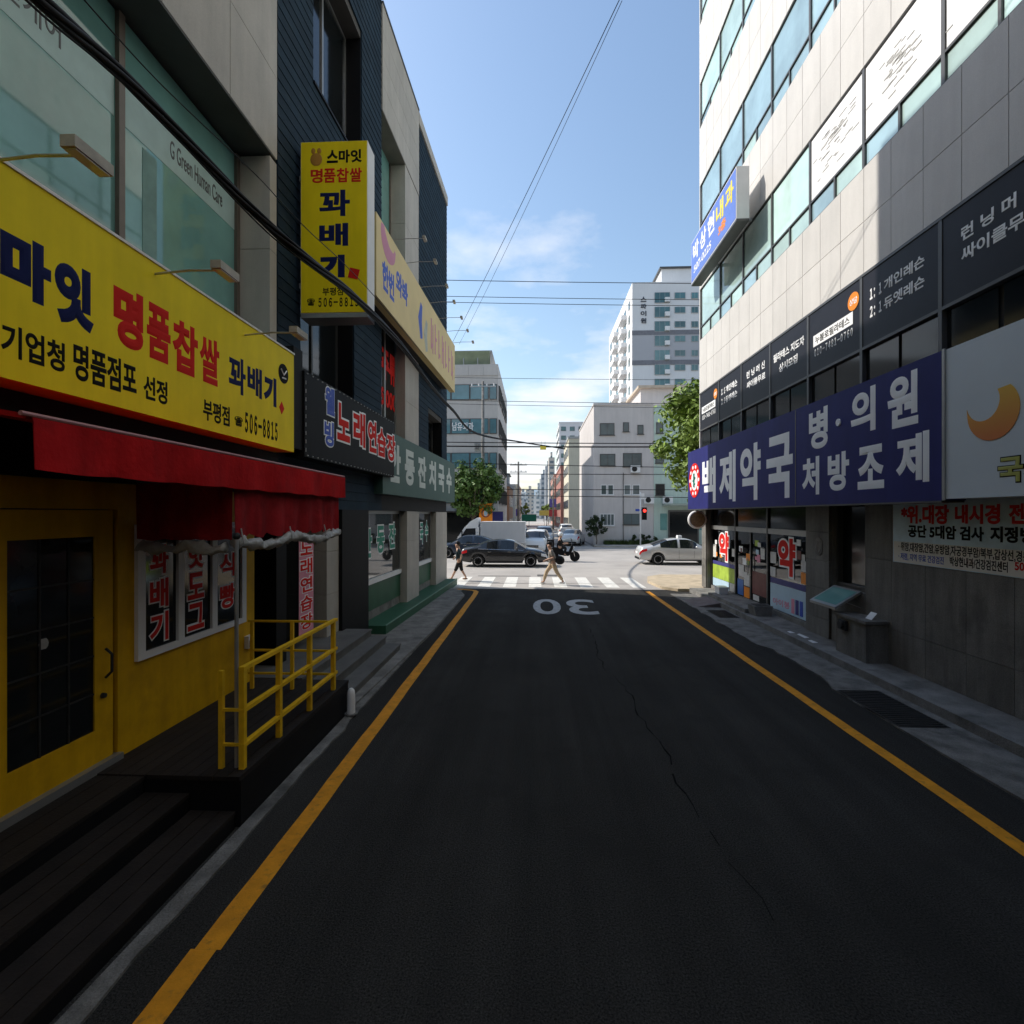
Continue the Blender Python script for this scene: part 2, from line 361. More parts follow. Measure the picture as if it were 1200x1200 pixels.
# zebra crossing
for i in range(8):
    x = -3.25 + i * 1.0
    if i == 0: x = -3.3
    o = struct('crosswalk_stripe', G().quad((x, 19.75, .004), (x + .5, 19.75, .004), (x + .5, 22.9, .004), (x, 22.9, .004)), m_wht_line)
for x0, x1, y0, y1 in ((.1, 1.0, 23.2, 23.9), (-2.6, -.2, 23.15, 23.35), (-2.8, 3.9, 20.75, 20.82)):
    struct('road_patch', sheet(x0, x1, y0, y1, .006), mat('tar_patch', (.10, .095, .09), .85, .2, 3))
for y0, y1, x in ((26.4, 26.5, 0), ):
    struct('lane_line', sheet(-120, -9, 32.2, 32.35, .004), m_ylw_line); struct('lane_line', sheet(11, 120, 32.2, 32.35, .004), m_ylw_line)
struct('lane_line', sheet(-60, -4.2, 26.6, 26.72, .004), m_wht_line)
# pavements: left gutter strip, right ledge, corners, far pavement
def slab(name, poly, z0, z1, m): return struct(name, G().prism(poly, z0, z1, 'z'), m)
slab('gutter_strip', [(-2.62, -20)] + [(-2.49 + .05 * mnoise.noise(Vector((i * .7, 3.1, 0))) + .03 * mnoise.noise(Vector((i * 2.3, 1, 0))), -20 + i * .34) for i in range(81)] + [(-2.46, 12), (-2.62, 7.2)], -.02, .022, m_conc_d)
slab('left_pavement', [(-4.2, 7.3), (-2.62, 7.3), (-2.42, 12), (-2.42, 17.5), (-2.75, 18.6), (-3.3, 19.4), (-4.2, 20.6)], -.02, .05, m_conc)
slab('right_pavement', [(5.6, -20), (5.6, 18.2), (4.75, 18.2)] + [(4.74 + (.16 if 8.7 < 18 - i * .3 < 11 else 0) + .07 * mnoise.noise(Vector((i * .5, 7, 0))) + .04 * mnoise.noise(Vector((i * 1.9, 2, 0))), 18 - i * .3) for i in range(127)], -.02, .025, m_conc_d)
slab('wall_ledge', [(5.55, -20), (6.3, -20), (6.3, 18.7), (5.55, 18.7)], -.02, .16, m_conc)
slab('corner_pavement', [(4.75, 19.45), (5.2, 18.9), (16, 18.9), (16, 23.4), (5.6, 23.4), (4.9, 22.6), (4.6, 21.2)], -.02, .10, m_tact)
slab('near_pavement', [(16, 18.9), (140, 18.9), (140, 23.4), (16, 23.4)], -.02, .10, m_pave)
slab('near_pavement', [(-140, 20.7), (-4.0, 20.7), (-4.3, 22.6), (-5.5, 23.4), (-140, 23.4)], -.02, .10, m_pave)
slab('far_pavement', [(-140, 43.6), (-4.6, 43.6), (-3.4, 44.6), (-3.2, 47.2), (-140, 47.2)], -.02, .13, m_pave)
slab('far_pavement', [(6.2, 43.6), (140, 43.6), (140, 47.2), (5.2, 47.2), (5.2, 44.6)], -.02, .13, m_pave)
# drains and covers on the right
for (x0, x1, y0, y1, lab) in ((4.75, 5.4, 6.9, 8.3, 'square black drain grate sunk in the kerbside concrete beside the endoscopy banner'), (4.95, 5.5, 14.0, 15.1, 'square black drain grate in the kerbside concrete before the pharmacy door')):
    t = thing('drain_grate', lab, 'drain', ((x0 + x1) / 2, (y0 + y1) / 2, .026)); obj('grate_frame', G().box(x0, x1, y0, y1, .02, .03), m_iron, t)
    k = int((y1 - y0) / .07)
    for i in range(k): pbox('grate_bar', t, m_iron, x0 + .03, x1 - .03, y0 + .03 + i * .07, y0 + .06 + i * .07, .03, .038)

# ------------------------------------------------------------------ right-hand building
RX = 6.05
rb = thing('clinic_building', 'tall beige stone commercial building with teal ribbon windows and black film panels', 'building', (10, 5, 0))
obj('wall', G().box(RX + .09, 22, -30, 19.1, 3.1, 25), m_stone_gap, rb)
obj('wall_core', G().box(6.95, 22, -30, 19.05, -.1, 3.1), m_stone_gap, rb)
cols = [19.02, 17.11, 15.26, 13.43, 11.6, 9.75, 7.9, 6.05, 4.2]
rows = [(9.19, 9.66, 11.05), (13.0, 13.42, 14.85), (16.95, 17.27, 18.6), (20.75, 21.1, 22.5)]
bands = [(7.2, 9.19), (11.05, 13.0), (14.85, 16.95), (18.6, 20.75), (22.5, 25)]
for (z0, z1) in bands:                                            # stone slabs, two rows to a band
    for k in range(2):
        a = z0 + (z1 - z0) * k / 2; b = z0 + (z1 - z0) * (k + 1) / 2
        for i in range(21):
            y1 = 19.1 - i * .722; pbox('stone_panel', rb, m_stone, RX, RX + .06, y1 - .722 + .006, y1 - .006, a + .006, b - .006)
# far end wall of stone and the plain wall behind the lens
obj('end_wall', G().box(RX + .002, 22, 19.1, 19.16, 2.9, 25), m_stone, rb)
obj('added_shade_storeys', G().box(RX + .004, 22, -30, 19.155, 25.002, 36), m_stone, rb)  # unseen extra height, added to cut sky light in the alley
for (z0, z1) in bands: obj('side_wall', G().box(RX + .002, RX + .08, -30, 3.9, z0, z1), m_stone, rb)
for r, (z0, zm, z1) in enumerate(rows):
    for i in range(8):
        y1, y0 = cols[i], cols[i + 1]
        gm = m_teal if r in (0, ) else (m_tealb if r == 1 else m_teal)
        if r == 0 and i in (4, 5, 6):
            w_ = pbox('window_poster', rb, m_poster, RX + .03, RX + .06, y0 + .05, y1 - .05, zm + .04, z1 - .05)
            gg = G()                                              # faint sketch strokes on the poster
            for q in range(46):
                yy = (y0 + y1) / 2 + R.gauss(0, .3); zz = zm + .72 + R.gauss(0, .24); l = R.uniform(.03, .13)
                if zm + .1 < zz < z1 - .1: gg.box(RX + .022, RX + .028, yy - l, yy + l, zz, zz + R.uniform(.008, .022))
            obj('poster_drawing', gg, mat('sketch_grey', (.62, .61, .58), .7), rb)['kind'] = 'stuff'
        else: pbox('window_pane', rb, gm, RX + .05, RX + .06, y0 + .04, y1 - .04, zm + .03, z1 - .04)
        ym = (y0 + y1) / 2
        pbox('transom_pane', rb, gm, RX + .05, RX + .062, y0 + .04, ym - .03, z0 + .03, zm - .03)
        pbox('transom_pane', rb, m_tealb if (i + r) % 3 else m_film, RX + .05, RX + .062, ym + .03, y1 - .04, z0 + .03, zm - .03)
        pbox('mullion', rb, m_frame, RX + .012, RX + .088, y0 - .035, y0 + .035, z0 + .002, z1 - .002)
        pbox('glazing_bar', rb, m_frame, RX + .016, RX + .086, ym - .025, ym + .025, z0 + .012, zm - .022)
    for zz in (z0, zm, z1): pbox('window_rail', rb, m_frame, RX + .014, RX + .087, 4.2, 19.05, zz - .02, zz + .02)
# black film row with lettering
bz0, bzm, bz1 = 5.15, 5.85, 7.2
for i in range(8):
    y1, y0 = cols[i], cols[i + 1]; ym = (y0 + y1) / 2
    p = pbox('film_panel', rb, m_black, RX - .02, RX + .05, y0 + .04, y1 - .04, bzm + .03, bz1 - .03)
    pbox('dark_pane', rb, m_dkglass, RX + .04, RX + .06, y0 + .05, ym - .04, bz0, bzm - .04); pbox('dark_pane', rb, m_dkglass, RX + .04, RX + .06, ym + .04, y1 - .05, bz0, bzm - .04)
    pbox('mullion', rb, m_frame, RX - .03, RX + .08, y0 - .035, y0 + .035, bz0, bz1)
    c = RX - .021; k = i % 4 if i < 4 else (i - 4)
    def TT(s, a, b, z0, z1, mm=m_signwhite, bev=.03): lettering(rb, s, mm, 'R', c, y1 - a * 1.85, y1 - b * 1.85, z0, z1, bev, .004)
    kind = ['pill', 'les', 'run', 'ped', 'pill', 'les', 'run', 'ped'][i]
    if kind == 'pill':
        gg = G(); 
        for q in range(2): pass
        obj('name_plate', G().box(c - .004, c, y1 - 1.6, y1 - .22, 6.42, 6.66), m_signwhite, rb)
        lettering(rb, '누볼로필라테스', m_blktxt, 'R', c - .005, y1 - .3, y1 - 1.5, 6.46, 6.62, .018, .003)
        TT('010-7481-0760', .14, .86, 6.2, 6.36, bev=.03)
        gg = G().lathe([(.17, 0), (.17, .006)], 24, 'x', (c - .008, y1 - 1.62, 6.84)); obj('orange_badge', gg, m_orange, rb)
        lettering(rb, '상담', m_signwhite, 'R', c - .009, y1 - 1.5, y1 - 1.74, 6.78, 6.9, .03, .003)
    elif kind == 'les':
        TT('1:1', .13, .3, 6.66, 6.86, bev=.04); TT('개인레슨', .33, .83, 6.66, 6.86); TT('2:1', .13, .3, 6.34, 6.54, bev=.04); TT('듀엣레슨', .33, .83, 6.34, 6.54)
    elif kind == 'run':
        for q, ch in enumerate('런닝머신'): TT(ch, .2 + q * .17, .31 + q * .17, 6.66, 6.86)
        TT('싸이클무료', .2, .84, 6.36, 6.56)
    else:
        TT('필라테스 지도자', .1, .9, 6.62, 6.83); TT('상시모집', .26, .74, 6.3, 6.51)
pbox('window_rail', rb, m_frame, RX - .035, RX + .085, 4.2, 19.05, bz1 - .025, bz1 + .025); pbox('window_rail', rb, m_frame, RX - .032, RX + .085, 4.2, 19.05, bzm - .025, bzm + .025)
obj('spandrel', G().box(RX + .03, RX + .088, 4, 19.05, 3.1, bz0 - .002), m_black, rb)
obj('rear_film_wall', G().box(RX + .004, RX + .088, -30, 3.95, 2.9, 7.19), m_black, rb)
# ground floor: granite panels, pharmacy front, dark window
GX = 6.25
def panel(y0, y1, z0, z1, d=.0): pbox('granite_panel', rb, m_stoneG, GX + d, GX + .12, y0 + .004, y1 - .004, z0 + .004, z1 - .004)
gyz = [.16, .55, 1.2, 1.8, 2.42, 3.05]
for a, b in zip(gyz[:-1], gyz[1:]):
    panel(18.75, 19.2, a, b, -.1); panel(11.12, 12.05, a, b, -.04)
obj('corner_pier', G().box(GX - .06, 6.95, 18.72, 19.16, .1, 3.05), m_stoneG, rb)
obj('middle_pier', G().box(GX + .03, 6.95, 11.1, 12.06, .1, 3.05), m_stoneG, rb)
obj('soffit', G().box(6.06, 6.95, -30, 19.16, 3.05, 3.1), m_stone_gap, rb)
zz = [.16, .78, 1.99, 3.05]
ys = [10.0, 9.28, 8.5, 7.72, 6.97, 6.2, 5.4, 4.6]
for a, b in zip(zz[:-1], zz[1:]):
    for i in range(len(ys) - 1): panel(ys[i + 1], ys[i], a, b)
panel(10.0, 11.1, .16, .78); panel(10.0, 11.1, .78, 1.3)
obj('lower_wall', G().box(GX + .1, 6.95, -30, 11.1, -.1, 1.36), m_stoneG, rb); obj('lower_wall', G().box(GX + .1, 6.95, -30, 9.98, 1.36, 3.05), m_stoneG, rb)
obj('rear_wall', G().box(GX - .002, GX + .1, -30, 4.6, .1, 3.05), m_stoneG, rb)
dw = obj('dark_window', G().box(GX + .2, GX + .22, 10.0, 11.1, 1.36, 3.05), m_dkglass, rb)
for y in (10.02, 11.06): pbox('window_frame', rb, m_frame, GX + .1, GX + .24, y - .025, y + .025, 1.33, 3.05)
pbox('window_frame', rb, m_frame, GX + .1, GX + .24, 10.045, 11.035, 1.33, 1.39); pbox('window_frame', rb, m_frame, GX + .1, GX + .24, 10.045, 11.035, 2.99, 3.05)
# pane hinged open below the dark window
sash = thing('open_window_sash', 'small dark window sash propped open beside the pharmacy', 'window', (GX, 10.55, 1.3))
def slant(g, x0, z0, x1, z1, y0, y1, th): return g.prism([(x0, z0), (x1, z1), (x1 + .0, z1 - th), (x0, z0 - th)], y0, y1, 'y')
obj('sash_frame', slant(G(), GX + .0, 1.33, GX - .5, 1.02, 10.1, 11.0, .05), m_frame_l, sash); obj('sash_pane', slant(G(), GX - .05, 1.305, GX - .45, 1.057, 10.16, 10.94, .002), m_tealL, sash)
obj('stay_arm', G().tube([(GX + .02, 10.12, 1.0), (GX - .3, 10.12, 1.12)], .008, 6), m_steel, sash)
ub = thing('gas_meter_box', 'granite boxed meter housing with overhanging lid at the wall foot', 'utility box', (6.1, 9.7, .16))
obj('housing', G().box(5.86, GX - .004, 9.35, 10.25, .16, .86), m_stoneG, ub); obj('lid', G().box(5.82, GX - .005, 9.31, 10.29, .86, .91), m_conc_d, ub)
obj('meter', G().lathe([(.07, 0), (.08, .02), (.08, .09), (.05, .11)], 14, 'x', (5.76, 9.98, .72)).box(5.8, 5.856, 9.86, 10.1, .62, .8), m_iron, ub)
nc = thing('paper_notice', 'small white paper notice lying against the wall above the meter box', 'notice', (6.0, 9.55, .91)); obj('sheet', slant(G(), 6.12, 1.03, 6.02, .914, 9.45, 9.62, .004), m_white, nc)
pq = thing('stone_plaque', 'small pale carved plaque on the granite pier between pharmacy and dark window', 'plaque', (GX - .05, 11.5, 2.1))
obj('plate', G().prism([(11.5 + .14 * math.cos(t), 2.1 + .2 * (abs(math.sin(t)) ** .6) * (1 if math.sin(t) > 0 else -1)) for t in [i * math.pi / 12 for i in range(24)]], GX - .052, GX - .04, 'x'), m_conc, pq)
gg = G(); gg.tube([(GX - .055, 11.44, 2.2), (GX - .055, 11.42, 2.05), (GX - .055, 11.5, 1.98)], .008, 5).tube([(GX - .055, 11.56, 2.2), (GX - .055, 11.58, 2.0)], .008, 5).tube([(GX - .055, 11.5, 2.22), (GX - .055, 11.51, 2.1)], .008, 5)
obj('carving', gg, m_frame_l, pq)
# pharmacy shop front
ph = thing('pharmacy_shop', 'glazed pharmacy shop front with red letters and posters on its panes', 'shop front', (GX + .1, 15.4, .16))
PX = GX + .12
bays = [(18.72, 16.55), (16.5, 14.3), (14.25, 12.06)]
for i, (y1, y0) in enumerate(bays):
    obj('pane', G().box(PX, PX + .01, y0, y1, .28, 2.28), g_clear, ph)
    pbox('transom_pane', ph, m_dkglass, PX, PX + .01, y0, y1, 2.42, 3.04)
    pbox('transom_bar', ph, m_frame_l, PX - .04, PX + .05, y0 + .002, y1 - .002, 2.28, 2.42); pbox('sill', ph, m_conc, PX - .06, PX + .05, y0, y1, .15, .28)
for y in (18.7, 16.52, 14.28, 12.08): pbox('post', ph, m_frame, PX - .045, PX + .055, y - .035, y + .035, .17, 3.05)
for y in (15.4,): pbox('door_stile', ph, m_frame, PX - .03, PX + .03, y - .03, y + .03, .3, 2.27)
for y in (15.3, 15.5): obj('door_handle', G().tube([(PX - .06, y, 1.0), (PX - .06, y, 1.5)], .014, 6), m_steel, ph)
def poster(y1, y0, z0, z1, m, d=.012): return pbox('poster', ph, m, PX - d, PX - d + .004, y0, y1, z0, z1)
m_ltblue = mat('pale_blue_print', (.45, .60, .70), .5, .06); m_lime = mat('lime_print', (.35, .48, .06), .5, .3, 3); m_brownp = mat('brown_print', (.16, .05, .045), .5, .2, 4); m_purple = mat('violet_print', (.05, .05, .2), .5, .05)
m_paperc = mat('paper_print', (.62, .6, .56), .6, .15, 12)
# left bay
for (y1, y0) in ((18.1, 17.0), (13.75, 12.75)):
    yc = (y0 + y1) / 2; w_ = .9
    outlined(ph, '약', m_redtxt, m_signwhite, 'R', PX - .014, yc + w_ / 2, yc - w_ / 2, 1.25, 2.2, .05, .1)
poster(18.62, 16.62, 1.06, 1.18, m_purple); poster(18.62, 16.62, .58, 1.05, m_lime); poster(18.62, 17.1, .3, .57, m_ltblue); poster(17.05, 16.62, .3, .57, m_paperc)
poster(18.6, 18.3, 1.3, 1.75, m_paperc); poster(16.85, 16.6, 1.45, 1.7, m_paperc)
poster(16.3, 15.9, .9, 1.25, m_paperc); poster(16.4, 15.95, .32, .8, mat('blue_print', (.05, .14, .4), .5, .1)); poster(15.9, 15.5, .3, .62, m_orange); poster(15.9, 15.5, .66, 1.06, m_paperc)
poster(15.3, 14.4, .5, 1.15, m_brownp); poster(15.25, 14.85, .32, .48, m_paperc); poster(14.75, 14.5, 1.55, 1.85, m_paperc)
poster(14.15, 12.12, .98, 1.12, m_purple); poster(14.15, 12.12, .3, .97, m_ltblue)
poster(12.55, 12.14, 1.15, 1.42, m_orange); poster(12.55, 12.14, 1.45, 1.7, m_paperc); poster(14.15, 13.82, 1.5, 1.8, m_paperc); poster(14.15, 13.85, 1.15, 1.4, m_paperc)
lettering(ph, '아이봉', m_pink, 'R', PX - .013, 14.0, 13.1, .42, .6, .03, .003); lettering(ph, '눈 건강세정제', m_redtxt, 'R', PX - .013, 13.95, 13.2, .66, .74, .015, .003) if False else None
lettering(ph, '한국파마제약', m_bluetxt, 'R', PX - .013, 13.9, 13.2, .66, .74, .012, .003) if False else None
for q in range(3): 
    pbox('eye_wash_pack', ph, [m_pinkb, m_purple, m_bluetxt][q], PX - .02, PX - .009, 12.86 - q * .2, 13.0 - q * .2, .36, .72)
pm = [m_paperc, m_orange, m_ltblue, m_pinkb, m_lime, m_poster, m_brownp]; rq = random.Random(12)
for q in range(22):
    bay = bays[rq.randrange(3)]; y = rq.uniform(bay[1] + .15, bay[0] - .45); z = rq.uniform(1.2, 2.05); poster(y + rq.uniform(.12, .3), y, z, z + rq.uniform(.1, .22), pm[rq.randrange(7)], .0095 + q * .00002)
# room behind the glass, with shelves of boxes
obj('interior', G().box(6.94, 6.95, 12.06, 18.72, .15, 2.9), mat('shop_interior', (.12, .12, .115), .8), ph); obj('interior_floor', G().box(PX + .05, 6.94, 12.06, 18.72, .12, .17), m_conc_d, ph)
bxm = [mat('box_' + n_, c2, .5, .2, 9) for n_, c2 in (('white', (.6, .6, .58)), ('teal', (.05, .22, .24)), ('red', (.4, .05, .05)), ('yellow', (.55, .4, .05)), ('blue', (.06, .12, .38)))]
for k in range(4):
    sh = pbox('shelf', ph, m_frame_l, 6.7, 6.93, 12.2, 18.5, .55 + k * .45, .575 + k * .45)
    for q in range(18):
        y = 12.3 + q * .34 + R.uniform(-.05, .05); pbox('medicine_box', ph, bxm[R.randrange(5)], 6.76, 6.9, y, y + R.choice((.14, .2, .26)), .576 + k * .45, .576 + k * .45 + R.choice((.14, .2, .27)))
st = thing('door_step', 'concrete step at the pharmacy door', 'step', (5.9, 15.4, .16)); obj('step_block', G().prism([(5.62, 14.0), (6.3, 14.0), (6.3, 16.9), (5.62, 16.9)], .16, .27, 'z'), m_conc, st)
fb = thing('foam_box', 'small white foam box on the ledge beside the pharmacy door', 'box', (6.0, 16.7, .16)); obj('tub', G().prism([(5.86, .16), (6.12, .16), (6.14, .44), (5.84, .44)], 16.55, 16.95, 'y'), m_white, fb); obj('lid', G().box(5.83, 6.15, 16.53, 16.97, .44, .49), m_white, fb)
pt = thing('stone_planter', 'grey stone block planter at the foot of the pharmacy window', 'planter', (5.9, 13.9, .16)); obj('trough', G().prism([(5.72, .16), (6.12, .16), (6.16, .42), (5.68, .42)], 13.55, 13.98, 'y'), m_conc, pt); obj('soil', G().box(5.75, 6.1, 13.6, 13.93, .42, .428), m_iron, pt)
rp = thing('kerb_ramp', 'dull pinkish plate ramp laid against the kerb near the pharmacy drain', 'ramp', (5.2, 16.2, .03)); obj('ramp_plate', G().prism([(4.85, .028), (5.55, .028), (5.55, .15)], 15.6, 16.9, 'y'), mat('pinkish_plate', (.16, .13, .125), .8, .2, 4), rp)
for i, (x, y, sx) in enumerate(((5.75, 10.9, .12), (5.8, 11.4, .2), (5.72, 11.75, .09))): t = thing('paper_scrap', ['short white scrap of paper on the wall ledge nearest the meter box', 'long white scrap of paper on the wall ledge between two shorter ones', 'smallest white scrap of paper on the wall ledge toward the pharmacy'][i], 'litter', (x, y, .162), group='paper scraps on the ledge'); obj('scrap', G().prism([(x - .05, y - sx), (x + .06, y - sx * .8), (x + .04, y + sx), (x - .04, y + sx * .7)], .162, .168, 'z'), m_white, t)
# pharmacy sign and clinic sign along the facade
SX = 5.75
bs = thing('pharmacy_sign', 'long navy pharmacy sign board with big white Korean letters', 'sign', (5.9, 13.5, 3))
obj('board', G().box(SX, RX + .02, 7.5, 19.55, 3.0, 5.12), m_navy, bs)
pbox('board_seam', bs, m_frame, SX - .004, SX, 11.56, 11.6, 3.02, 5.1)
obj('bottom_trim', G().box(SX - .012, RX, 7.5, 19.56, 2.97, 2.998), m_frame, bs)
F = W
pix_text(bs, F, '백제약국', m_signwhite, 'R', SX, 823, 929, 838, 534, 589, .036, .004, True, .2)
for ch, u0, u1, uc, vt, vb in (('병', 948, 970, 958, 479, 526), ('의', 997, 1026, 1011, 456, 507), ('원', 1040, 1076, 1058, 438, 500), ('처', 940, 960, 950, 536, 580), ('방', 970, 995, 982, 530, 575), ('조', 1005, 1036, 1020, 522, 573), ('제', 1050, 1089, 1068, 508, 566)):
    pix_text(bs, F, ch, m_signwhite, 'R', SX, u0, u1, uc, vt, vb, .04, .004)
yy = F.hx(983, 500, SX)[0]; obj('letter', G().lathe([(.07, 0), (.07, .02)], 14, 'x', (SX - .02, yy, F.hx(983, 495, SX)[1])), m_signwhite, bs)
ye, ze = F.hx(814, 563, SX); 
obj('emblem_ring', G().lathe([(.36, .010), (.36, 0), (.62, 0), (.62, .010)], 32, 'x', (SX - .012, ye, ze), False), m_redtxt, bs); obj('emblem_disc', G().lathe([(.36, 0), (.36, .008)], 28, 'x', (SX - .010, ye, ze)), m_signwhite, bs)
for k in range(10):
    a = 2 * math.pi * k / 10; obj('emblem_mark', G().ball((SX - .014, ye + .49 * math.cos(a), ze + .49 * math.sin(a)), (.012, .075, .075), 8, 5), m_signwhite, bs)
gg = G().tube([(SX - .02, ye, ze - .25), (SX - .02, ye, ze + .25)], .035, 6).tube([(SX - .02, ye - .12, ze + .1), (SX - .02, ye + .12, ze - .02), (SX - .02, ye - .1, ze - .14)], .03, 6); obj('emblem_serpent', gg, m_greentxt, bs)
cs = thing('clinic_sign', 'pale blue clinic sign board with an orange crescent', 'sign', (5.9, 5, 3))
m_pale = mat('pale_sign_face', (.60, .66, .69), .5, .05, .8)
obj('board', G().box(SX + .002, RX + .02, 1.0, 7.47, 3.02, 5.11), m_pale, cs); obj('edge_trim', G().box(SX - .02, SX + .002, 7.44, 7.485, 3.0, 5.13), m_frame_l, cs)
yc, zc = F.hx(1163, 487, SX); pts = []
r1 = .37
for i in range(25):
    a = math.radians(-175 + i * 9.3); pts.append((yc - r1 * math.cos(a), zc + .06 + r1 * math.sin(a)))
tip0, tip1 = pts[0], pts[-1]
for i in range(1, 20):
    t = i / 20; a = math.radians(-178 + 218 * (1 - t)); pts.append((yc + .14 - .245 * math.cos(a), zc + .2 + .245 * math.sin(a)))
m_cres = bpy.data.materials.new('crescent_print'); m_cres.use_nodes = True; t_ = m_cres.node_tree; gpos = t_.nodes.new('ShaderNodeNewGeometry'); sp_ = t_.nodes.new('ShaderNodeSeparateXYZ'); mr_ = t_.nodes.new('ShaderNodeMapRange'); rp_ = t_.nodes.new('ShaderNodeValToRGB')
mr_.inputs[1].default_value = zc - .4; mr_.inputs[2].default_value = zc + .35; rp_.color_ramp.elements[0].color = (.62, .13, .03, 1); rp_.color_ramp.elements[1].color = (.72, .42, .03, 1)
t_.links.new(gpos.outputs[0], sp_.inputs[0]); t_.links.new(sp_.outputs[2], mr_.inputs[0]); t_.links.new(mr_.outputs[0], rp_.inputs[0]); t_.links.new(rp_.outputs[0], t_.nodes['Principled BSDF'].inputs[0])
obj('crescent', G().prism(pts, SX - .004, SX + .0015, 'x'), m_cres, cs)
m_olive = mat('olive_lettering', (.42, .42, .10), .5, .04)
for ch, u0, u1 in (('국', 1170, 1199), ('제', 1201, 1236), ('내', 1240, 1282), ('과', 1288, 1340)):
    a0 = F.hx(u0, 500, SX)[0]; a1 = F.hx(u1, 500, SX)[0]; outlined(cs, ch, m_olive, m_blktxt, 'R', SX, a0, a1, F.hx(1182, 565, SX)[1], F.hx(1182, 536, SX)[1], .03, .06)
# banner
bn = thing('endoscopy_banner', 'pale blue printed health check banner with red and black Korean lines', 'banner', (GX - .01, 7.5, 1.97))
BX = GX - .012
obj('cloth', G().box(BX, BX + .006, 4.0, 9.22, 1.98, 3.04), mat('banner_cloth', (.56, .70, .78), .6, .25, 1.5, stain=(.9, (.62, .40, .44))), bn); obj('lower_strip', G().box(BX - .002, BX, 4.0, 9.2, 1.99, 2.34), mat('banner_strip', (.74, .71, .64), .6, .04), bn)
def BT(s, m, u0, u1, vt, vb, uc, bev=.045): pix_text(bn, F, s, m, 'R', BX - .003, u0, u1, uc, vt, vb, bev, .003)
BT('*위.대장', m_redtxt, 1056, 1112, 592, 614, 1084); BT('내시경', m_redtxt, 1119, 1172, 591, 614, 1146); BT('전문', m_redtxt, 1182, 1222, 590, 614, 1190)
BT('공단 5대암 검사', m_blktxt, 1064, 1153, 616, 632, 1108); BT('지정병원', m_blktxt, 1160, 1232, 617, 636, 1180)
BT('· 위암,대장암,간암,유방암,자궁경부암/복부,갑상선,경동맥', m_blktxt, 1053, 1215, 639, 651, 1110, .02); BT('· 저렴, 지역 무료 건강검진', m_bluetxt, 1053, 1106, 650, 659, 1080, .02); BT('박상현내과/건강검진센터', m_blktxt, 1113, 1181, 655, 667, 1146, .025); BT('507', m_redtxt, 1189, 1207, 659, 669, 1196, .03)
# blue clinic sign box on the upper wall
us = thing('upper_clinic_sign', 'blue and white clinic sign box high on the beige wall', 'sign', (5.6, 16, 10.6))
UX = 5.38
m_skyb = mat('blue_sign_face', (.13, .22, .62), .4, .06)
obj('box', G().box(UX, UX + .34, 13.95, 17.9, 10.72, 12.12), m_white, us); obj('face', G().box(UX - .006, UX, 13.98, 17.87, 10.75, 12.09), m_skyb, us); obj('bottom_trim', G().box(UX, UX + .34, 13.95, 17.9, 10.66, 10.718), m_frame, us)
for y in (14.6, 17.2): obj('bracket', G().box(UX + .34, RX, y - .04, y + .04, 11.0, 11.08), m_steel, us)
m_ytxt = mat('yellow_lettering', (.85, .68, .05), .5, .03)
for i, ch in enumerate('박상현내과'): lettering(us, ch, m_signwhite if i < 3 else m_ytxt, 'R', UX - .007, 17.7 - i * .74, 17.1 - i * .74, 11.35, 11.95, .035, .006, 'letter')
lettering(us, '507-0225', m_signwhite, 'R', UX - .007, 17.6, 15.9, 10.95, 11.2, .02, .005); lettering(us, '3층', m_orange, 'R', UX - .007, 15.3, 14.7, 10.95, 11.25, .05, .005)
# convex mirror on the corner pier
cv = thing('round_projecting_sign', 'round brown and white sign disc projecting from the corner granite pier', 'sign', (5.95, 19.05, 2.6))
obj('disc', G().lathe([(.02, -.07), (.30, -.07), (.33, -.04), (.33, .04), (.30, .07), (.02, .07)], 28, 'y', (5.84, 18.75, 2.62)), m_white, cv); obj('face', G().lathe([(.01, -.085), (.25, -.08), (.27, -.069)], 28, 'y', (5.84, 18.75, 2.62)), mat('brown_face', (.28, .19, .10), .5, .3, 12), cv); obj('arm', G().box(5.95, 6.2, 18.72, 18.78, 2.58, 2.64), m_steel, cv)

# ------------------------------------------------------------------ left-hand building A with the yellow shop
AX = -3.97
ba = thing('stone_shop_building', 'tan stone building with green glazed upper floor over a yellow shop', 'building', (-8, 2, 0))
obj('wall_core', G().box(-16, AX - .6, -30, 7.68, -.1, 18.3), m_stone_gap, ba)
obj('upper_wall', G().box(AX - .6, AX - .07, -30, 7.68, 8.3, 18.3), m_stone_gap, ba)
for k in range(5):
    for i in range(8):
        y1 = 7.72 - i * 1.22; z0 = 8.26 + k * 1.25; pbox('stone_panel', ba, m_stoneL, AX - .06, AX, y1 - 1.212, y1 - .004, z0 + .004, z0 + 1.246)
obj('plain_upper_wall', G().box(AX - .06, AX - .004, -30, -2.1, 8.3, 18.25), m_stoneL, ba); obj('plain_upper_wall', G().box(AX - .06, AX - .004, -2.1, 7.68, 14.56, 18.25), m_stoneL, ba)
obj('soffit', G().box(AX - .6, AX - .005, -30, 7.68, 8.235, 8.262), mat('soffit_grey', (.10, .10, .098), .8), ba)
for k in range(3): pbox('fin_panel', ba, m_stoneL, AX - .56, AX - .01, 7.52, 7.72, 4.0 + k * 1.4, 5.392 + k * 1.4)
gA = AX - .53
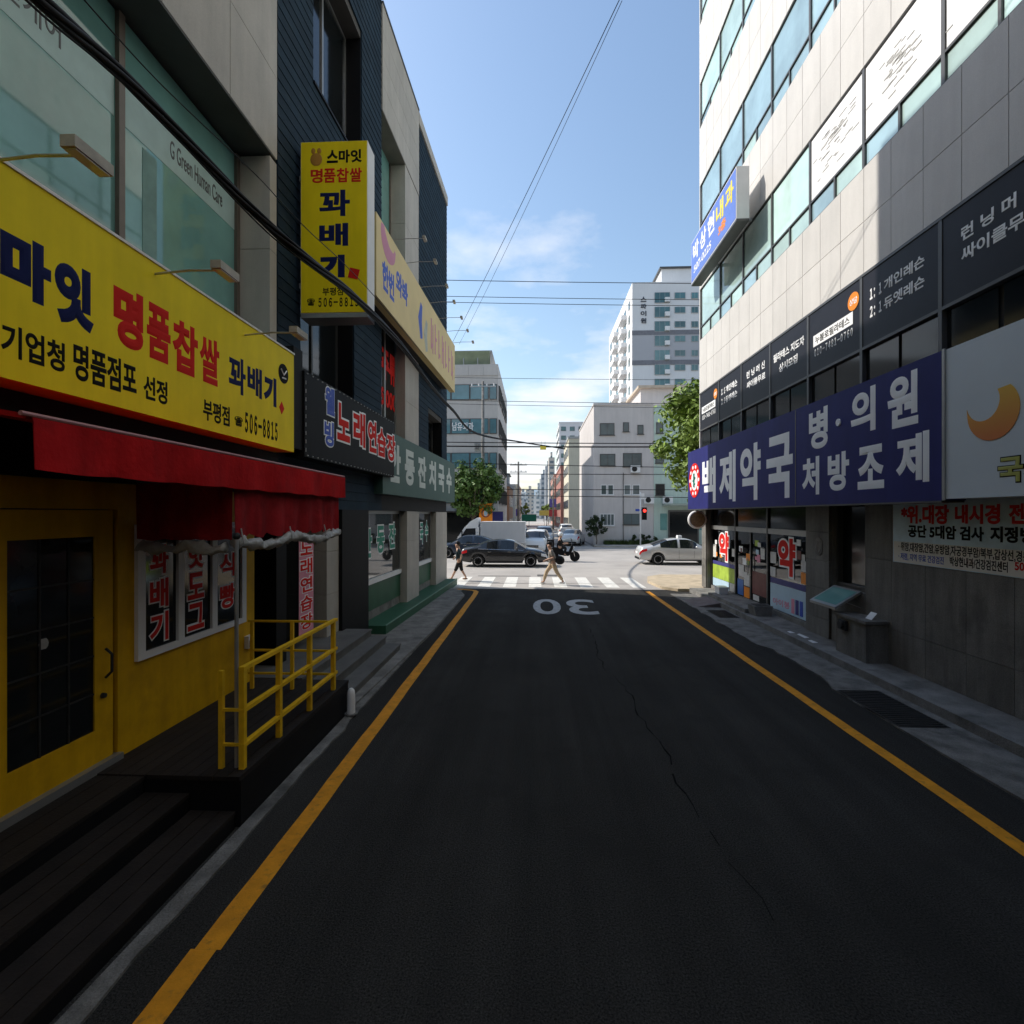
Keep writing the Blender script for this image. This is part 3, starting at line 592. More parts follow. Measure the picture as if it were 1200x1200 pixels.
for y0, y1 in ((-1.0, 1.9), (1.98, 5.28), (5.36, 7.48)):
    obj('window_pane', G().box(gA, gA + .012, y0, y1, 3.9, 8.2), m_tealL, ba)
    obj('frosted_band', G().box(gA + .0125, gA + .016, y0 + .02, y1 - .02, 7.05, 7.62), m_film, ba)
    obj('room_divider', G().box(gA + .0125, gA + .017, y0 + .3, y0 + .52, 4.2, 7.0), mat('pale_curtain', (.20, .33, .30), .6, .2), ba)
for y in (1.94, 5.32, 7.49): pbox('mullion', ba, mat('brown_frame', (.17, .14, .115), .45, .1, metal=.3), gA - .03, gA + .06, y - .04, y + .04, 3.9, 8.2)
lettering(ba, 'G Green Human Care', m_frame, 'L', gA + .017, 6.1, 7.15, 7.2, 7.42, .012, .003); lettering(ba, '그린휴먼케어', m_frame, 'L', gA + .017, 3.5, 4.65, 7.2, 7.45, .012, .003)
# ground floor
obj('shop_wall', G().box(AX - .13, AX - .03, 4.74, 7.13, .2, 3.72), m_ywall, ba)
obj('shop_wall', G().box(AX - .13, AX - .03, -30, 3.3, .2, 3.72), m_ywall, ba); obj('door_header', G().box(AX - .13, AX - .03, 3.3, 4.74, 2.85, 3.72), m_ywall, ba)
obj('fascia', G().box(AX - .03, AX + .02, -30, 7.72, 3.1, 3.9), m_blackpaint, ba)
dr = obj('door', G().box(AX - .09, AX - .045, 3.34, 3.72, .5, 2.84).box(AX - .09, AX - .045, 4.5, 4.70, .5, 2.84).box(AX - .09, AX - .045, 3.72, 4.5, 2.6, 2.84).box(AX - .09, AX - .045, 3.72, 4.5, .5, .82), m_ywall, ba)
obj('door_pane', G().box(AX - .075, AX - .06, 3.72, 4.5, .82, 2.6), m_dkglass, dr)
for yy in (3.98, 4.24): obj('glazing_bar', G().box(AX - .06, AX - .051, yy, yy + .015, .82, 2.6), m_iron, dr)
for zz_ in (1.15, 1.5, 1.85, 2.2): obj('glazing_bar', G().box(AX - .06, AX - .0515, 3.72, 4.5, zz_, zz_ + .015), m_iron, dr)
obj('door_handle', G().tube([(AX - .03, 4.6, 1.55), (AX + .03, 4.6, 1.5), (AX + .03, 4.6, 1.34), (AX - .03, 4.6, 1.28)], .012, 6), m_iron, dr); obj('door_lock', G().lathe([(.025, 0), (.022, .03)], 12, 'x', (AX - .045, 4.58, 1.12)), m_iron, dr)
obj('door_threshold', G().box(AX - .12, AX + .02, 3.0, 4.75, .45, .52), m_frame_l, ba)
obj('white_mark', G().ball((AX - .054, 4.02, 1.74), (.003, .045, .05), 10, 6), m_vinyl, dr)
# triple window with red words
wf = obj('shop_window', G().box(AX - .04, AX + .012, 4.94, 6.86, 1.33, 1.4).box(AX - .04, AX + .012, 4.94, 6.86, 2.62, 2.7).box(AX - .04, AX + .012, 4.94, 5.04, 1.4, 2.62).box(AX - .04, AX + .012, 5.52, 5.62, 1.4, 2.62).box(AX - .04, AX + .012, 6.12, 6.22, 1.4, 2.62).box(AX - .04, AX + .012, 6.76, 6.86, 1.4, 2.62), m_white, ba)
for (y0, y1, wd) in ((5.04, 5.52, '꽈배기'), (5.62, 6.12, '핫도그'), (6.22, 6.76, '식빵')):
    obj('window_pane', G().box(AX - .03, AX - .02, y0, y1, 1.4, 2.62), m_dkglass, wf)
    for i, ch in enumerate(wd):
        z1 = 2.48 - i * .36 if len(wd) == 3 else 2.3 - i * .4; outlined(wf, ch, m_redtxt, m_signwhite, 'L', AX - .0195, y0 + .09, y1 - .12, z1 - .31, z1, .035, .085)
sk = thing('power_socket', 'small white socket box on the yellow wall by the railing', 'socket', (AX, 6.95, 1.05)); obj('plate', G().box(AX - .03, AX + .03, 6.88, 7.02, .95, 1.12), m_white, sk); obj('cover', G().box(AX + .03, AX + .045, 6.9, 7.0, .97, 1.06), m_vinyl, sk)
# deck and steps of planks
dk = thing('shop_deck', 'black timber deck in front of the yellow shop', 'deck', (-3.3, 5.7, 0))
obj('skirt', G().box(-2.66, -2.63, 4.47, 7.1, 0, .42).box(-3.9, -2.66, 4.47, 4.5, 0, .42).box(-3.9, -2.66, 7.07, 7.1, 0, .42), m_blackpaint, dk)
for i in range(11): pbox('plank', dk, m_wood, -4.0 + i * .125, -3.882 + i * .125, 4.45, 7.13, .42, .46)
sp = thing('shop_steps', 'dark timber steps leading down from the yellow shop door', 'steps', (-3.3, 2, 0))
for k, (x0, x1, z) in enumerate(((-4.0, -3.5, .45), (-3.5, -3.08, .31), (-3.08, -2.66, .16))):
    obj('riser', G().box(x1 - .04, x1 - .01, -10, 4.44, 0 if k == 2 else z - .16, z - .035), m_blackpaint, sp)
    for q in range(3):
        w3 = (x1 - x0) / 3; pbox('plank', sp, m_wood, x0 + q * w3 + .004, x0 + (q + 1) * w3 - .004, -10, 4.44, z - .035, z)
# yellow railing
rl = thing('yellow_railing', 'yellow steel railing round the shop deck', 'railing', (-2.75, 5.6, .46))
RLX = -2.69
posts = [(RLX, 4.6), (RLX, 5.27), (RLX, 6.0), (RLX, 6.72)]
for x, y in posts: obj('post', G().box(x - .025, x + .025, y - .025, y + .025, .462, 1.4), m_ppost, rl)
for z in (1.385, 1.0, .68): obj('rail', G().box(RLX - .02, RLX + .03, 4.57, 6.8, z - .018, z + .018), m_ppost, rl)
for y in (6.72,):
    for x in (-3.25, -3.8): obj('post', G().box(x - .02, x + .02, y - .02, y + .02, .462, 1.38), m_ppost, rl)
    for z in (1.37, .98, .67): obj('rail', G().box(-3.85, RLX - .026, y - .014, y + .014, z - .013, z + .013), m_ppost, rl)
for x in (-2.89,):
    obj('post', G().box(x - .02, x + .02, 4.58, 4.62, .462, 1.36), m_ppost, rl)
    for z in (1.0, .68): obj('rail', G().box(x, RLX - .022, 4.588, 4.612, z - .013, z + .013), m_ppost, rl)
# awning
aw = thing('red_awning', 'red fabric awning with dropped front curtain over the shop deck', 'awning', (-3.4, 5.2, 3))
obj('canopy', G().prism([(AX + .02, 3.56), (-2.92, 3.38), (-2.9, 3.36), (-2.92, 3.35), (AX + .02, 3.52)], 2.8, 7.62, 'y'), m_red_fab, aw)
obj('front_bar', G().tube([(-2.9, 2.76, 3.375), (-2.9, 7.66, 3.375)], .014, 8), mat('faded_pink_tube', (.42, .2, .2), .5), aw)
def cloth(x, y0, y1, z0, z1, sc=0, amp=.02, n=40, th=.006, drop=None):
    g = G()
    for s in (0, 1):
        base = len(g.v)
        for i in range(n + 1):
            y = y0 + (y1 - y0) * i / n; w = amp * math.sin(i * 1.1) + amp * .6 * math.sin(i * .43 + 2)
            for j in range(5):
                t = j / 4; z = z1 + (z0 - z1) * t + (sc * abs(math.sin(math.pi * i / 5)) if j == 4 else 0)
                g.v.append((x + w * t + th * s, y, z))
        for i in range(n):
            for j in range(4): g.f.append((base + i * 5 + j, base + (i + 1) * 5 + j, base + (i + 1) * 5 + j + 1, base + i * 5 + j + 1))
    return g
obj('valance', cloth(-2.89, 2.82, 7.66, 3.06, 3.36, -.012, .02), m_red_fab, aw, True)
m_maroon = mat('faded_maroon_fabric', (.30, .016, .02), .85, .25, 4, .5, 18, spec=.06, streak=.35)
obj('drop_curtain', cloth(-2.97, 4.92, 7.6, 2.60, 3.12, -.05, .03), m_maroon, aw, True)
fl = cloth(0, 0, 1, 0, 1, -.03, .02, 16); fl.v = [(-3.95 + .98 * p[1], 4.9 + p[0], 2.56 + p[2] * .55) for p in fl.v]; obj('side_flap', fl, m_maroon, aw, True)
ends = G().prism([(AX + .02, 3.5), (-2.9, 3.36), (-2.9, 3.07), (-3.05, 3.1)], 7.62, 7.628, 'y'); obj('end_panel', ends, m_red_fab, aw)
vn = thing('rolled_vinyl_curtain', 'grey clear vinyl curtain rolled up under the red awning', 'curtain', (-3.0, 6.3, 2.5))
def crumple(pts, r, sd):
    g = G().tube(smooth(pts, 5), r, 18)
    out = []
    for p in g.v:
        q = Vector(p); d = mnoise.noise(q * 9 + Vector((sd, 0, 0))) * .05 + mnoise.noise(q * 26) * .02
        out.append((q.x + d * .5, q.y + mnoise.noise(q * 14 + Vector((5, 5, 5))) * .02, q.z + d))
    g.v = out; return g
obj('front_roll', crumple([(-2.97, 4.95 + i * .165, 2.55 - .085 * abs(math.sin(i * math.pi / 8 + .2))) for i in range(17)], .052, 1), m_vinyl, vn, True)
obj('side_roll', crumple([(-3.9 + i * .095, 4.9, 2.5 - .05 * abs(math.sin(i * math.pi / 5))) for i in range(10)], .05, 4), m_vinyl, vn, True)
for y in (4.98, 6.0, 7.0): obj('tie', G().tube([(-2.93, y, 2.66), (-2.90, y, 2.52), (-2.96, y, 2.45)], .008, 5), m_vinyl, vn)
pl = thing('awning_pole', 'thin steel pole rising from the railing to the awning', 'pole', (-2.76, 4.45, 1.4)); obj('pole_tube', G().tube([(-2.76, 4.62, .462), (-2.76, 4.62, 2.62)], .018, 8), m_steel, pl); obj('pole_cap', G().ball((-2.76, 4.62, 2.6), .035), m_iron, pl)
bl = thing('white_marker_post', 'short white rounded marker post at the end of the black deck', 'post', (-2.55, 7.02, 0)); obj('stub', G().lathe([(.055, .03), (.055, .3), (.045, .36), (.02, .39)], 14, 'z', (-2.55, 7.0, 0)), m_white, bl, 'angle'); obj('foot', G().lathe([(.09, .031), (.09, .05)], 14, 'z', (-2.55, 7.0, 0)), m_conc_d, bl)
# big yellow sign
YS = -3.64
ys_ = thing('yellow_shop_sign', 'long yellow sign board with navy and red Korean letters over the red awning', 'sign', (-3.8, 4, 3.74))
obj('board', G().box(AX + .03, YS, -2.5, 7.58, 3.74, 5.21), m_ply, ys_); obj('top_trim', G().box(AX + .03, YS + .012, -2.5, 7.59, 5.21, 5.235), m_white, ys_)
def YT(s, m, u0, u1, uc, vt, vb, bev=.05, each=True): pix_text(ys_, F, s, m, 'L', YS, u0, u1, uc, vt, vb, bev, .006, each, .08)
YT('마', m_navytxt, 0, 60, 30, 277, 350, .07); YT('잇', m_navytxt, 64, 110, 88, 310, 384, .07); YT('스', m_navytxt, -95, -8, -50, 235, 330, .07)
YT('명', m_redtxt, 133, 168, 150, 338, 408, .06); YT('품', m_redtxt, 172, 200, 186, 359, 423, .045); YT('찹', m_redtxt, 202, 232, 216, 378, 438, .045); YT('쌀', m_redtxt, 234, 257, 246, 396, 450, .038)
YT('꽈', m_navytxt, 268, 288, 278, 418, 461, .036); YT('배', m_navytxt, 290, 307, 299, 430, 465, .042); YT('기', m_navytxt, 309, 324, 317, 441, 475, .07)
YT('중소', m_blktxt, -70, -12, -40, 365, 415, .03, False); YT('기업청', m_blktxt, 1, 76, 38, 389, 426, .03, False); YT('명품점포', m_blktxt, 86, 160, 124, 414, 455, .03, False); YT('선정', m_blktxt, 168, 196, 182, 443, 471, .03, False)
YT('부평점', m_blktxt, 238, 269, 254, 472, 496, .025, False); YT('☎', m_blktxt, 275, 284, 279, 488, 499, .01, False); YT('506-8815', m_blktxt, 287, 325, 306, 489, 512, .035, False)
yb, zb = F.hx(332, 438, YS); obj('badge', G().lathe([(.14, 0), (.14, .006)], 24, 'x', (YS, yb, zb)), m_blktxt, ys_)
lettering(ys_, '맛집', m_signwhite, 'L', YS + .007, yb - .09, yb + .09, zb - .06, zb + .07, .02, .003) if False else obj('badge_mark', G().tube([(YS + .008, yb - .08, zb + .05), (YS + .008, yb, zb - .02), (YS + .008, yb + .08, zb + .06)], .012, 5).tube([(YS + .008, yb - .05, zb - .07), (YS + .008, yb + .06, zb - .06)], .012, 5), m_signwhite, ys_)
yb, zb = F.hx(330, 478, YS); obj('red_seal', G().prism([(yb - .07, zb), (yb, zb + .09), (yb + .07, zb), (yb, zb - .09)], YS, YS + .005, 'x'), m_redtxt, ys_)
# sign lamps on arms
def arm_lamp(F_, base, tip, label, grp, parent_frame=None, s=1.0):
    t = thing('sign_lamp', label, 'lamp', base, group=grp)
    b = Vector(base); p = Vector(tip); obj('arm', G().tube([b, (b + p) / 2 + Vector((0, 0, .02)), p], .011 * s, 6), m_steel, t)
    hd = G().box(p.x - .05 * s, p.x + .05 * s, p.y - .15 * s, p.y + .15 * s, p.z - .045 * s, p.z + .03 * s); obj('lamp_head', hd, mat('lamp_housing', (.42, .39, .33), .6, .2, 9), t)
    obj('lens', G().box(p.x - .04 * s, p.x + .04 * s, p.y - .13 * s, p.y + .13 * s, p.z - .055 * s, p.z - .046 * s), m_lamp, t); obj('knuckle', G().ball(p + Vector((-.03, 0, .045 * s)), .035 * s, 8, 6), m_iron, t)
    return t
for (u, v, lab) in ((103, 182, 'floodlight on a thin arm above the navy letters of the yellow sign board'), (264, 317, 'floodlight on a thin arm above the red letters of the yellow sign board'), (350, 390, 'floodlight on a thin arm where the yellow sign meets the black sign')):
    y, z = F.hx(u, v, -2.95); arm_lamp(F, (YS - .02, y, z - .02 if z < 5.2 else 5.2), (-2.95, y, z), lab, 'floodlights over the yellow sign')

t = thing('unseen_shade_block', 'plain tan unseen block added behind the viewer to darken the alley', 'building', (0, -36, 0))  # unseen block added to shut sky light out of the alley
obj('wall', G().box(-16, 22, -44, -31, 0, 19), m_stoneL, t); obj('parapet', G().box(-16.1, 22.1, -44.1, -30.9, 19, 19.4), m_stoneL, t)
# ------------------------------------------------------------------ left-hand building B (navy siding and stone)
BO = (-3.97, 8.0, 0); BR = -math.atan(.036); FB = Frame(BO, BR)
bb = thing('navy_siding_building', 'long building of navy lap siding and tan stone with shops below', 'building', BO, BR, local=True)
sE = 12.35                                                   # far corner along the facade
S0, S1, S2 = -.25, FB.hx(447, 100, 0)[0], FB.hx(490, 200, 0)[0]
BH = 15.5; TH_ = 18.7
obj('wall_core', G().box(-9, -.62, S0, sE, -.1, BH), m_stone_gap, bb)
win3 = (FB.hx(367, 50, 0)[0], FB.hx(424, 50, 0)[0], FB.hx(366, 92, 0)[1], 13.4)       # big recessed window
win2 = (FB.hx(352, 400, 0)[0], FB.hx(415, 400, 0)[0], FB.hx(405, 470, 0)[1] - .5, FB.hx(405, 350, 0)[1])
def boards(y0, y1, z0, z1, holes, bh=.19):
    n = int(round((z1 - z0) / bh)); bh = (z1 - z0) / n
    for k in range(n):
        a = z0 + k * bh; b = a + bh; segs = [(y0, y1)]
        for (h0, h1, hz0, hz1) in holes:
            if b > hz0 and a < hz1:
                ns = []
                for (p, q) in segs:
                    if h1 <= p or h0 >= q: ns.append((p, q)); continue
                    if h0 > p: ns.append((p, h0))
                    if h1 < q: ns.append((h1, q))
                segs = ns
        for (p, q) in segs:
            o = bpy.data.objects.new('siding_board', None); bpy.data.objects.remove(o)
            key = ('sd', round(q - p, 3), round(bh, 3))
            if key not in BC:
                l = q - p; me = G().prism([(-.03, 0), (0.007, 0), (-.003, bh - .002), (-.03, bh - .002)], 0, l, 'y').mesh('siding_board'); me.materials.append(m_dkblue); BC[key] = me
            o = bpy.data.objects.new('siding_board', BC[key]); C.objects.link(o); o.parent = bb; o.location = (0, p, a)
boards(S0, S1, 2.9, TH_, [win3, win2])
ew = (FB.hx(502, 400, 0)[0], FB.hx(518, 500, 0)[0], 4.6, 6.3)
boards(S2, sE, 4.4, BH - .35, [ew])
def wallring(y0, y1, z0, z1, holes, x0, x1, name, m):          # wall with rectangular holes cut as strips
    ysx = sorted({y0, y1} | {h for q in holes for h in q[:2] if y0 < h < y1})
    for a, b in zip(ysx[:-1], ysx[1:]):
        hs = sorted([(q[2], q[3]) for q in holes if q[0] < (a + b) / 2 < q[1]]); z = z0
        for h0, h1 in hs + [(z1, z1)]:
            if h0 > z: obj(name, G().box(x0, x1, a, b, z, h0), m, bb)
            z = h1
wallring(S0, S1, 2.9, TH_, [win3, win2], -.62, -.03, 'wall', m_stone_gap); obj('stair_tower', G().box(-8, -.62, S0, S1, BH + .002, TH_), m_dkblue, bb)
wallring(S2, sE, 2.9, BH - .002, [ew], -.62, -.03, 'wall', m_stone_gap)
for (w0, w1, z0, z1), nm in ((win3, 'a'), (win2, 'b'), (ew, 'c')):
    f = obj('window', G().box(-.42, -.36, w0, w0 + .06, z0, z1).box(-.42, -.36, w1 - .06, w1, z0, z1).box(-.42, -.36, w0 + .06, w1 - .06, z0, z0 + .06).box(-.42, -.36, w0 + .06, w1 - .06, z1 - .06, z1).box(-.42, -.36, (w0 + w1) / 2 - .03, (w0 + w1) / 2 + .03, z0 + .06, z1 - .06), m_frame_l if nm == 'a' else m_frame, bb)
    obj('pane', G().box(-.40, -.39, w0 + .06, w1 - .06, z0 + .06, z1 - .06), m_dkglass, f); obj('sill', G().box(-.36, .03, w0, w1, z0 - .05, z0), m_blackpaint, f)
    obj('jamb', G().box(-.36, -.031, w1 - .012, w1 - .001, z0, z1), m_blackpaint, f); obj('jamb', G().box(-.36, -.031, w0 + .001, w0 + .012, z0, z1), m_blackpaint, f)
pbox('coping', bb, m_stoneL, -.5, .04, S2, sE + .02, BH - .35, BH); pbox('coping', bb, m_frame, -.5, .05, S1 + .01, S2 - .01, BH + .002, BH + .06)
# stone part: slabs over a recessed green window
zs = FB.hx(447, 128, 0)[1]
for k in range(4):
    h = (BH - zs) / 4
    for i in range(2):
        l = (S2 - S1) / 2; pbox('stone_panel', bb, m_stoneL, -.06, 0.03, S1 + i * l + .004, S1 + (i + 1) * l - .004, zs + k * h + .004, zs + (k + 1) * h - .004)
obj('wall', G().box(-.62, -.06, S1, S2, zs, BH - .01), m_stone_gap, bb); obj('soffit', G().box(-.62, .028, S1, S2, zs - .03, zs + .003), mat('soffit_tan', (.2, .18, .155), .7), bb)
c0 = FB.hx(474, 300, 0)[0]
for k in range(5): pbox('stone_panel', bb, m_stoneL, -.5, .02, c0, S2 - .01, 4.4 + k * (zs - 4.43) / 5 + .004, 4.4 + (k + 1) * (zs - 4.43) / 5 - .004)
gb = obj('window', G().box(-.46, -.4, S1, S1 + .07, 8.4, zs - .03).box(-.46, -.4, (S1 + c0) / 2 - .05, (S1 + c0) / 2 + .05, 8.4, zs - .03).box(-.46, -.4, c0 - .07, c0 - .002, 8.4, zs - .03), mat('brown_frame', (.17, .14, .115)), bb)
obj('pane', G().box(-.44, -.43, S1, c0, 8.4, zs - .03), m_tealL, gb)
gb = obj('window', G().box(-.3, -.24, S1, S1 + .1, 4.4, 8.3).box(-.3, -.24, (S1 + c0) / 2 - .05, (S1 + c0) / 2 + .05, 4.4, 8.3).box(-.3, -.24, c0 - .1, c0 - .002, 4.4, 8.3), m_frame_l, bb)
obj('pane', G().box(-.28, -.27, S1, c0, 4.4, 8.3), m_dkglass, gb); obj('spandrel', G().box(-.5, -.31, S1, c0, 8.3, 8.4), m_blackpaint, bb)
def BTX(par, s, m, x, u0, u1, uc, vt, vb, bev=.04, each=False, gap=.12): return pix_text(par, FB, s, m, 'L', x, u0, u1, uc, vt, vb, bev, .006, each, gap)
for (s, u0, u1, uc, vt, vb) in (('소주', 437, 443, 440, 405, 470), ('주류', 447, 464, 455, 412, 448), ('할인', 447, 464, 455, 450, 470), ('5,000', 446, 464, 455, 458, 482)):
    if s != '할인': BTX(gb, s, m_redtxt, -.262, u0, u1, uc, vt, vb, .05)
BTX(bb, '주류', m_redtxt, -.355, 497, 504, 500, 470, 492, .05) if False else None
# ground floor of building B
obj('spandrel', G().box(-.62, -.02, S1, sE, 2.9, 4.4), m_blackpaint, bb)
yP = FB.hx(400, 650, 0)[0]; yQ = FB.hx(431, 650, 0)[0]           # black pier between karaoke stairs and noodle shop
obj('black_pier', G().box(-.6, .02, yP, yQ, 0, 2.9), m_blackpaint, bb)
s0_ = FB.hx(380, 700, -.1)[0]
for k in range(3): pbox('pier_panel', bb, m_stoneL, -.6, -.05, s0_, yP - .01, .45 + k * .82, 1.264 + k * .82)
obj('entrance_back', G().box(-.62, -.6, S0, s0_, 0, 2.9), m_dkglass, bb); obj('entrance_reveal', G().box(-.6, -.02, S0, S0 + .3, 0, 2.9), m_blackpaint, bb)
dr2 = obj('entrance_door', G().box(-.6, -.55, S0 + .35, S0 + .43, .45, 2.6).box(-.6, -.55, s0_ - .1, s0_ - .02, .45, 2.6).box(-.6, -.55, S0 + .43, s0_ - .1, 2.5, 2.6), m_frame, bb); obj('door_pane', G().box(-.58, -.57, S0 + .43, s0_ - .1, .45, 2.5), m_dkglass, dr2)
obj('plinth', G().box(-.6, .42, yQ + .02, sE, 0, .24), m_greenp, bb); obj('plinth_nosing', G().box(.40, .43, yQ + .02, sE + .01, .24, .262), mat('pale_green_edge', (.16, .26, .2), .6), bb)
p0, p1 = FB.hx(477, 650, 0)[0], FB.hx(491, 650, 0)[0]; e0 = FB.hx(511, 650, 0)[0]
for (a, b) in ((p0, p1), (e0, sE)):
    for k in range(3): pbox('pier_panel', bb, m_stoneL, -.6, .0, a + .003, b - .003, .242 + k * .886, 1.124 + k * .886)
for (a, b, word) in ((yQ + .02, p0, '안동잔'), (p1, e0, '치국수')):
    obj('green_panel', G().box(-.26, -.2, a, b, .45, 1.1), m_greenp, bb); obj('panel_base', G().box(-.25, -.21, a, b, .24, .45), m_conc, bb); pbox('white_sill', bb, m_white, -.26, -.16, a, b, 1.1, 1.22)
    w_ = obj('shop_window', G().box(-.26, -.2, a, a + .06, 1.22, 2.9).box(-.26, -.2, b - .06, b, 1.22, 2.9).box(-.26, -.2, a + .06, b - .06, 2.82, 2.9), m_frame_l, bb); obj('pane', G().box(-.23, -.22, a + .06, b - .06, 1.22, 2.82), mat('smoky_shop_glass', (.035, .037, .036), .03, .3, 1.5, spec=.8), w_)
    n_ = 3; l = (b - a - .3) / 3
    for i, ch in enumerate(word): outlined(w_, ch, m_greentxt, m_signwhite, 'L', -.218, a + .25 + i * l, a + .25 + i * l + l * .62, 1.75 + i * .06, 2.45 + i * .06, .04, .09)
# steps to the karaoke entrance
ks = thing('entrance_steps', 'dark stone steps up to the karaoke entrance beside the black pier', 'steps', (-3.4, 9, 0))
yA, yB = 7.18, FB.M @ Vector((0, yP + .2, 0)); yB = yB.y
for k, (x1, z) in enumerate(((-2.75, .17), (-3.05, .32), (-3.35, .46))): obj('step', G().box(-4.5, x1, yA, yB, 0 if k == 0 else z - .15, z).box(x1, x1 + .02, yA, yB, z - .03, z + .002), mat('grey_step_stone', (.12, .118, .112), .7, .2, 3, streak=.1), ks)
# vertical karaoke banner in the entrance
kb = thing('vertical_karaoke_banner', 'narrow pink banner with red vertical Korean letters in the entrance', 'banner', (-4.2, 8.3, .9))
KX = -.12; k0, k1 = FB.hx(350, 700, KX)[0], FB.hx(367, 700, KX)[0]
AU[kb.name] = (Matrix.Translation((-4.2, 8.3, .9))).inverted() @ FB.M
z0, z1 = FB.hx(358, 745, KX)[1], FB.hx(358, 630, KX)[1]
obj('cloth', G().box(KX, KX + .006, k0, k1, z0, z1), m_pinkb, kb); obj('hanging_rod', G().tube([(KX, k0 - .03, z1 + .01), (KX, k1 + .03, z1 + .01)], .012, 6), m_steel, kb)
for i, ch in enumerate('노래연습장'):
    hz = (z1 - z0 - .1) / 5; zt = z1 - .04 - i * hz; outlined(kb, ch, m_redtxt, m_signwhite, 'L', KX + .007, k0 + .04, k1 - .05, zt - hz * .82, zt, .03, .08)
# yellow box sign
bx = thing('yellow_box_sign', 'tall yellow projecting box sign with navy vertical Korean letters', 'sign', (-3.4, 8.4, 6.1))
PY = 8.3
obj('box', G().box(-3.87, -2.75, PY, PY + .36, 6.12, 8.95), m_white, bx); obj('face', G().box(-3.86, -2.76, PY - .012, PY, 6.13, 8.94), m_ply, bx); obj('base_trim', G().box(-3.87, -2.75, PY, PY + .36, 6.05, 6.118), m_frame_l, bx)
for z in (6.6, 8.4): obj('bracket', G().box(-3.99, -3.87, PY + .12, PY + .22, z, z + .08), m_steel, bx)
def FT(s, m, u0, u1, vt, vb, bev=.05, each=False, gap=.06):
    a0, z1 = F.hy(u0, vt, PY - .012); a1, z0 = F.hy(u1, vb, PY - .012)
    if each:
        w = (a1 - a0) / (len(s) - gap)
        for i, ch in enumerate(s): lettering(bx, ch, m, 'F', PY - .012, a0 + w * i, a0 + w * (i + 1 - gap), z0, z1, bev, .006, 'letter')
    else: lettering(bx, s, m, 'F', PY - .012, a0, a1, z0, z1, bev, .006)
FT('스마잇', m_blktxt, 383, 424, 176, 190, .045, True); FT('명품찹쌀', m_redtxt, 364, 424, 198, 213, .032, True); FT('꽈', m_navytxt, 374, 410, 223, 253, .036); FT('배', m_navytxt, 374, 408, 262, 288, .042); FT('기', m_navytxt, 373, 404, 299, 325, .08)
FT('부평점', m_blktxt, 378, 402, 337, 346, .02); FT('☎', m_blktxt, 360, 369, 350, 358, .01); FT('506-8815', m_blktxt, 373, 420, 349, 359, .035)
a0, z0 = F.hy(415, 321, PY); obj('red_seal', G().prism([(a0 - .1, z0 - .06), (a0 + .06, z0 - .1), (a0 + .1, z0 + .06), (a0 - .06, z0 + .1)], PY - .018, PY - .011, 'y'), m_redtxt, bx)
a0, z0 = F.hy(371, 184, PY); obj('bread_mark', G().ball((a0, PY - .014, z0 - .05), (.1, .006, .11), 12, 8).ball((a0 - .05, PY - .014, z0 + .09), (.035, .006, .05)).ball((a0 + .05, PY - .014, z0 + .09), (.035, .006, .05)), mat('brown_mark', (.45, .22, .03), .5), bx)
# black karaoke sign
kx = .32
kz1a = FB.hx(360, 430, kx)[1]; q0, q1 = FB.hx(357, 500, kx)[0], FB.hx(462, 500, kx)[0]
kz0, kz1 = FB.hx(400, 545, kx)[1], FB.hx(400, 459, kx)[1]
kk = thing('black_karaoke_sign', 'black sign board with blue and red outlined karaoke letters', 'sign', (-3.7, 9.5, 3.5)); AU[kk.name] = Matrix.Translation((-3.7, 9.5, 3.5)).inverted() @ FB.M
obj('board', G().box(-.0, kx, q0, q1, kz0, kz1), m_blackpaint, kk)
obj('side_return', G().box(-.0, kx - .03, S0 - .06, q0 - .01, kz0 + .1, kz1 + .3), m_blackpaint, kk)
for i in range(26):
    y = q0 + (q1 - q0) * (i + .5) / 26; pbox('edge_bulb', kk, m_vinyl, kx, kx + .012, y - .02, y + .02, kz1 - .035, kz1 - .02); pbox('edge_bulb', kk, m_vinyl, kx, kx + .012, y - .02, y + .02, kz0 + .02, kz0 + .035)
for i in range(9):
    z = kz0 + .08 + i * (kz1 - kz0 - .16) / 9; pbox('edge_bulb', kk, m_vinyl, kx, kx + .012, q0 + .02, q0 + .035, z, z + .06)
def KO(ch, m, u0, u1, uc, vt, vb, mo=None): outlined(kk, ch, m, mo or m_signwhite, 'L', kx, FB.hx(u0, 500, kx)[0], FB.hx(u1, 500, kx)[0], FB.hx(uc, vb, kx)[1], FB.hx(uc, vt, kx)[1], .04, .09)
KO('웰', m_bluetxt, 381, 392, 386, 454, 486); KO('빙', m_bluetxt, 380, 391, 386, 494, 523)
for ch, u0, u1, vt, vb in (('노', 395, 410, 474, 517), ('래', 414, 428, 483, 523), ('연', 431, 441, 493, 530), ('습', 442, 452, 502, 535), ('장', 453, 463, 509, 540)): KO(ch, m_redtxt, u0, u1, (u0 + u1) / 2, vt, vb)
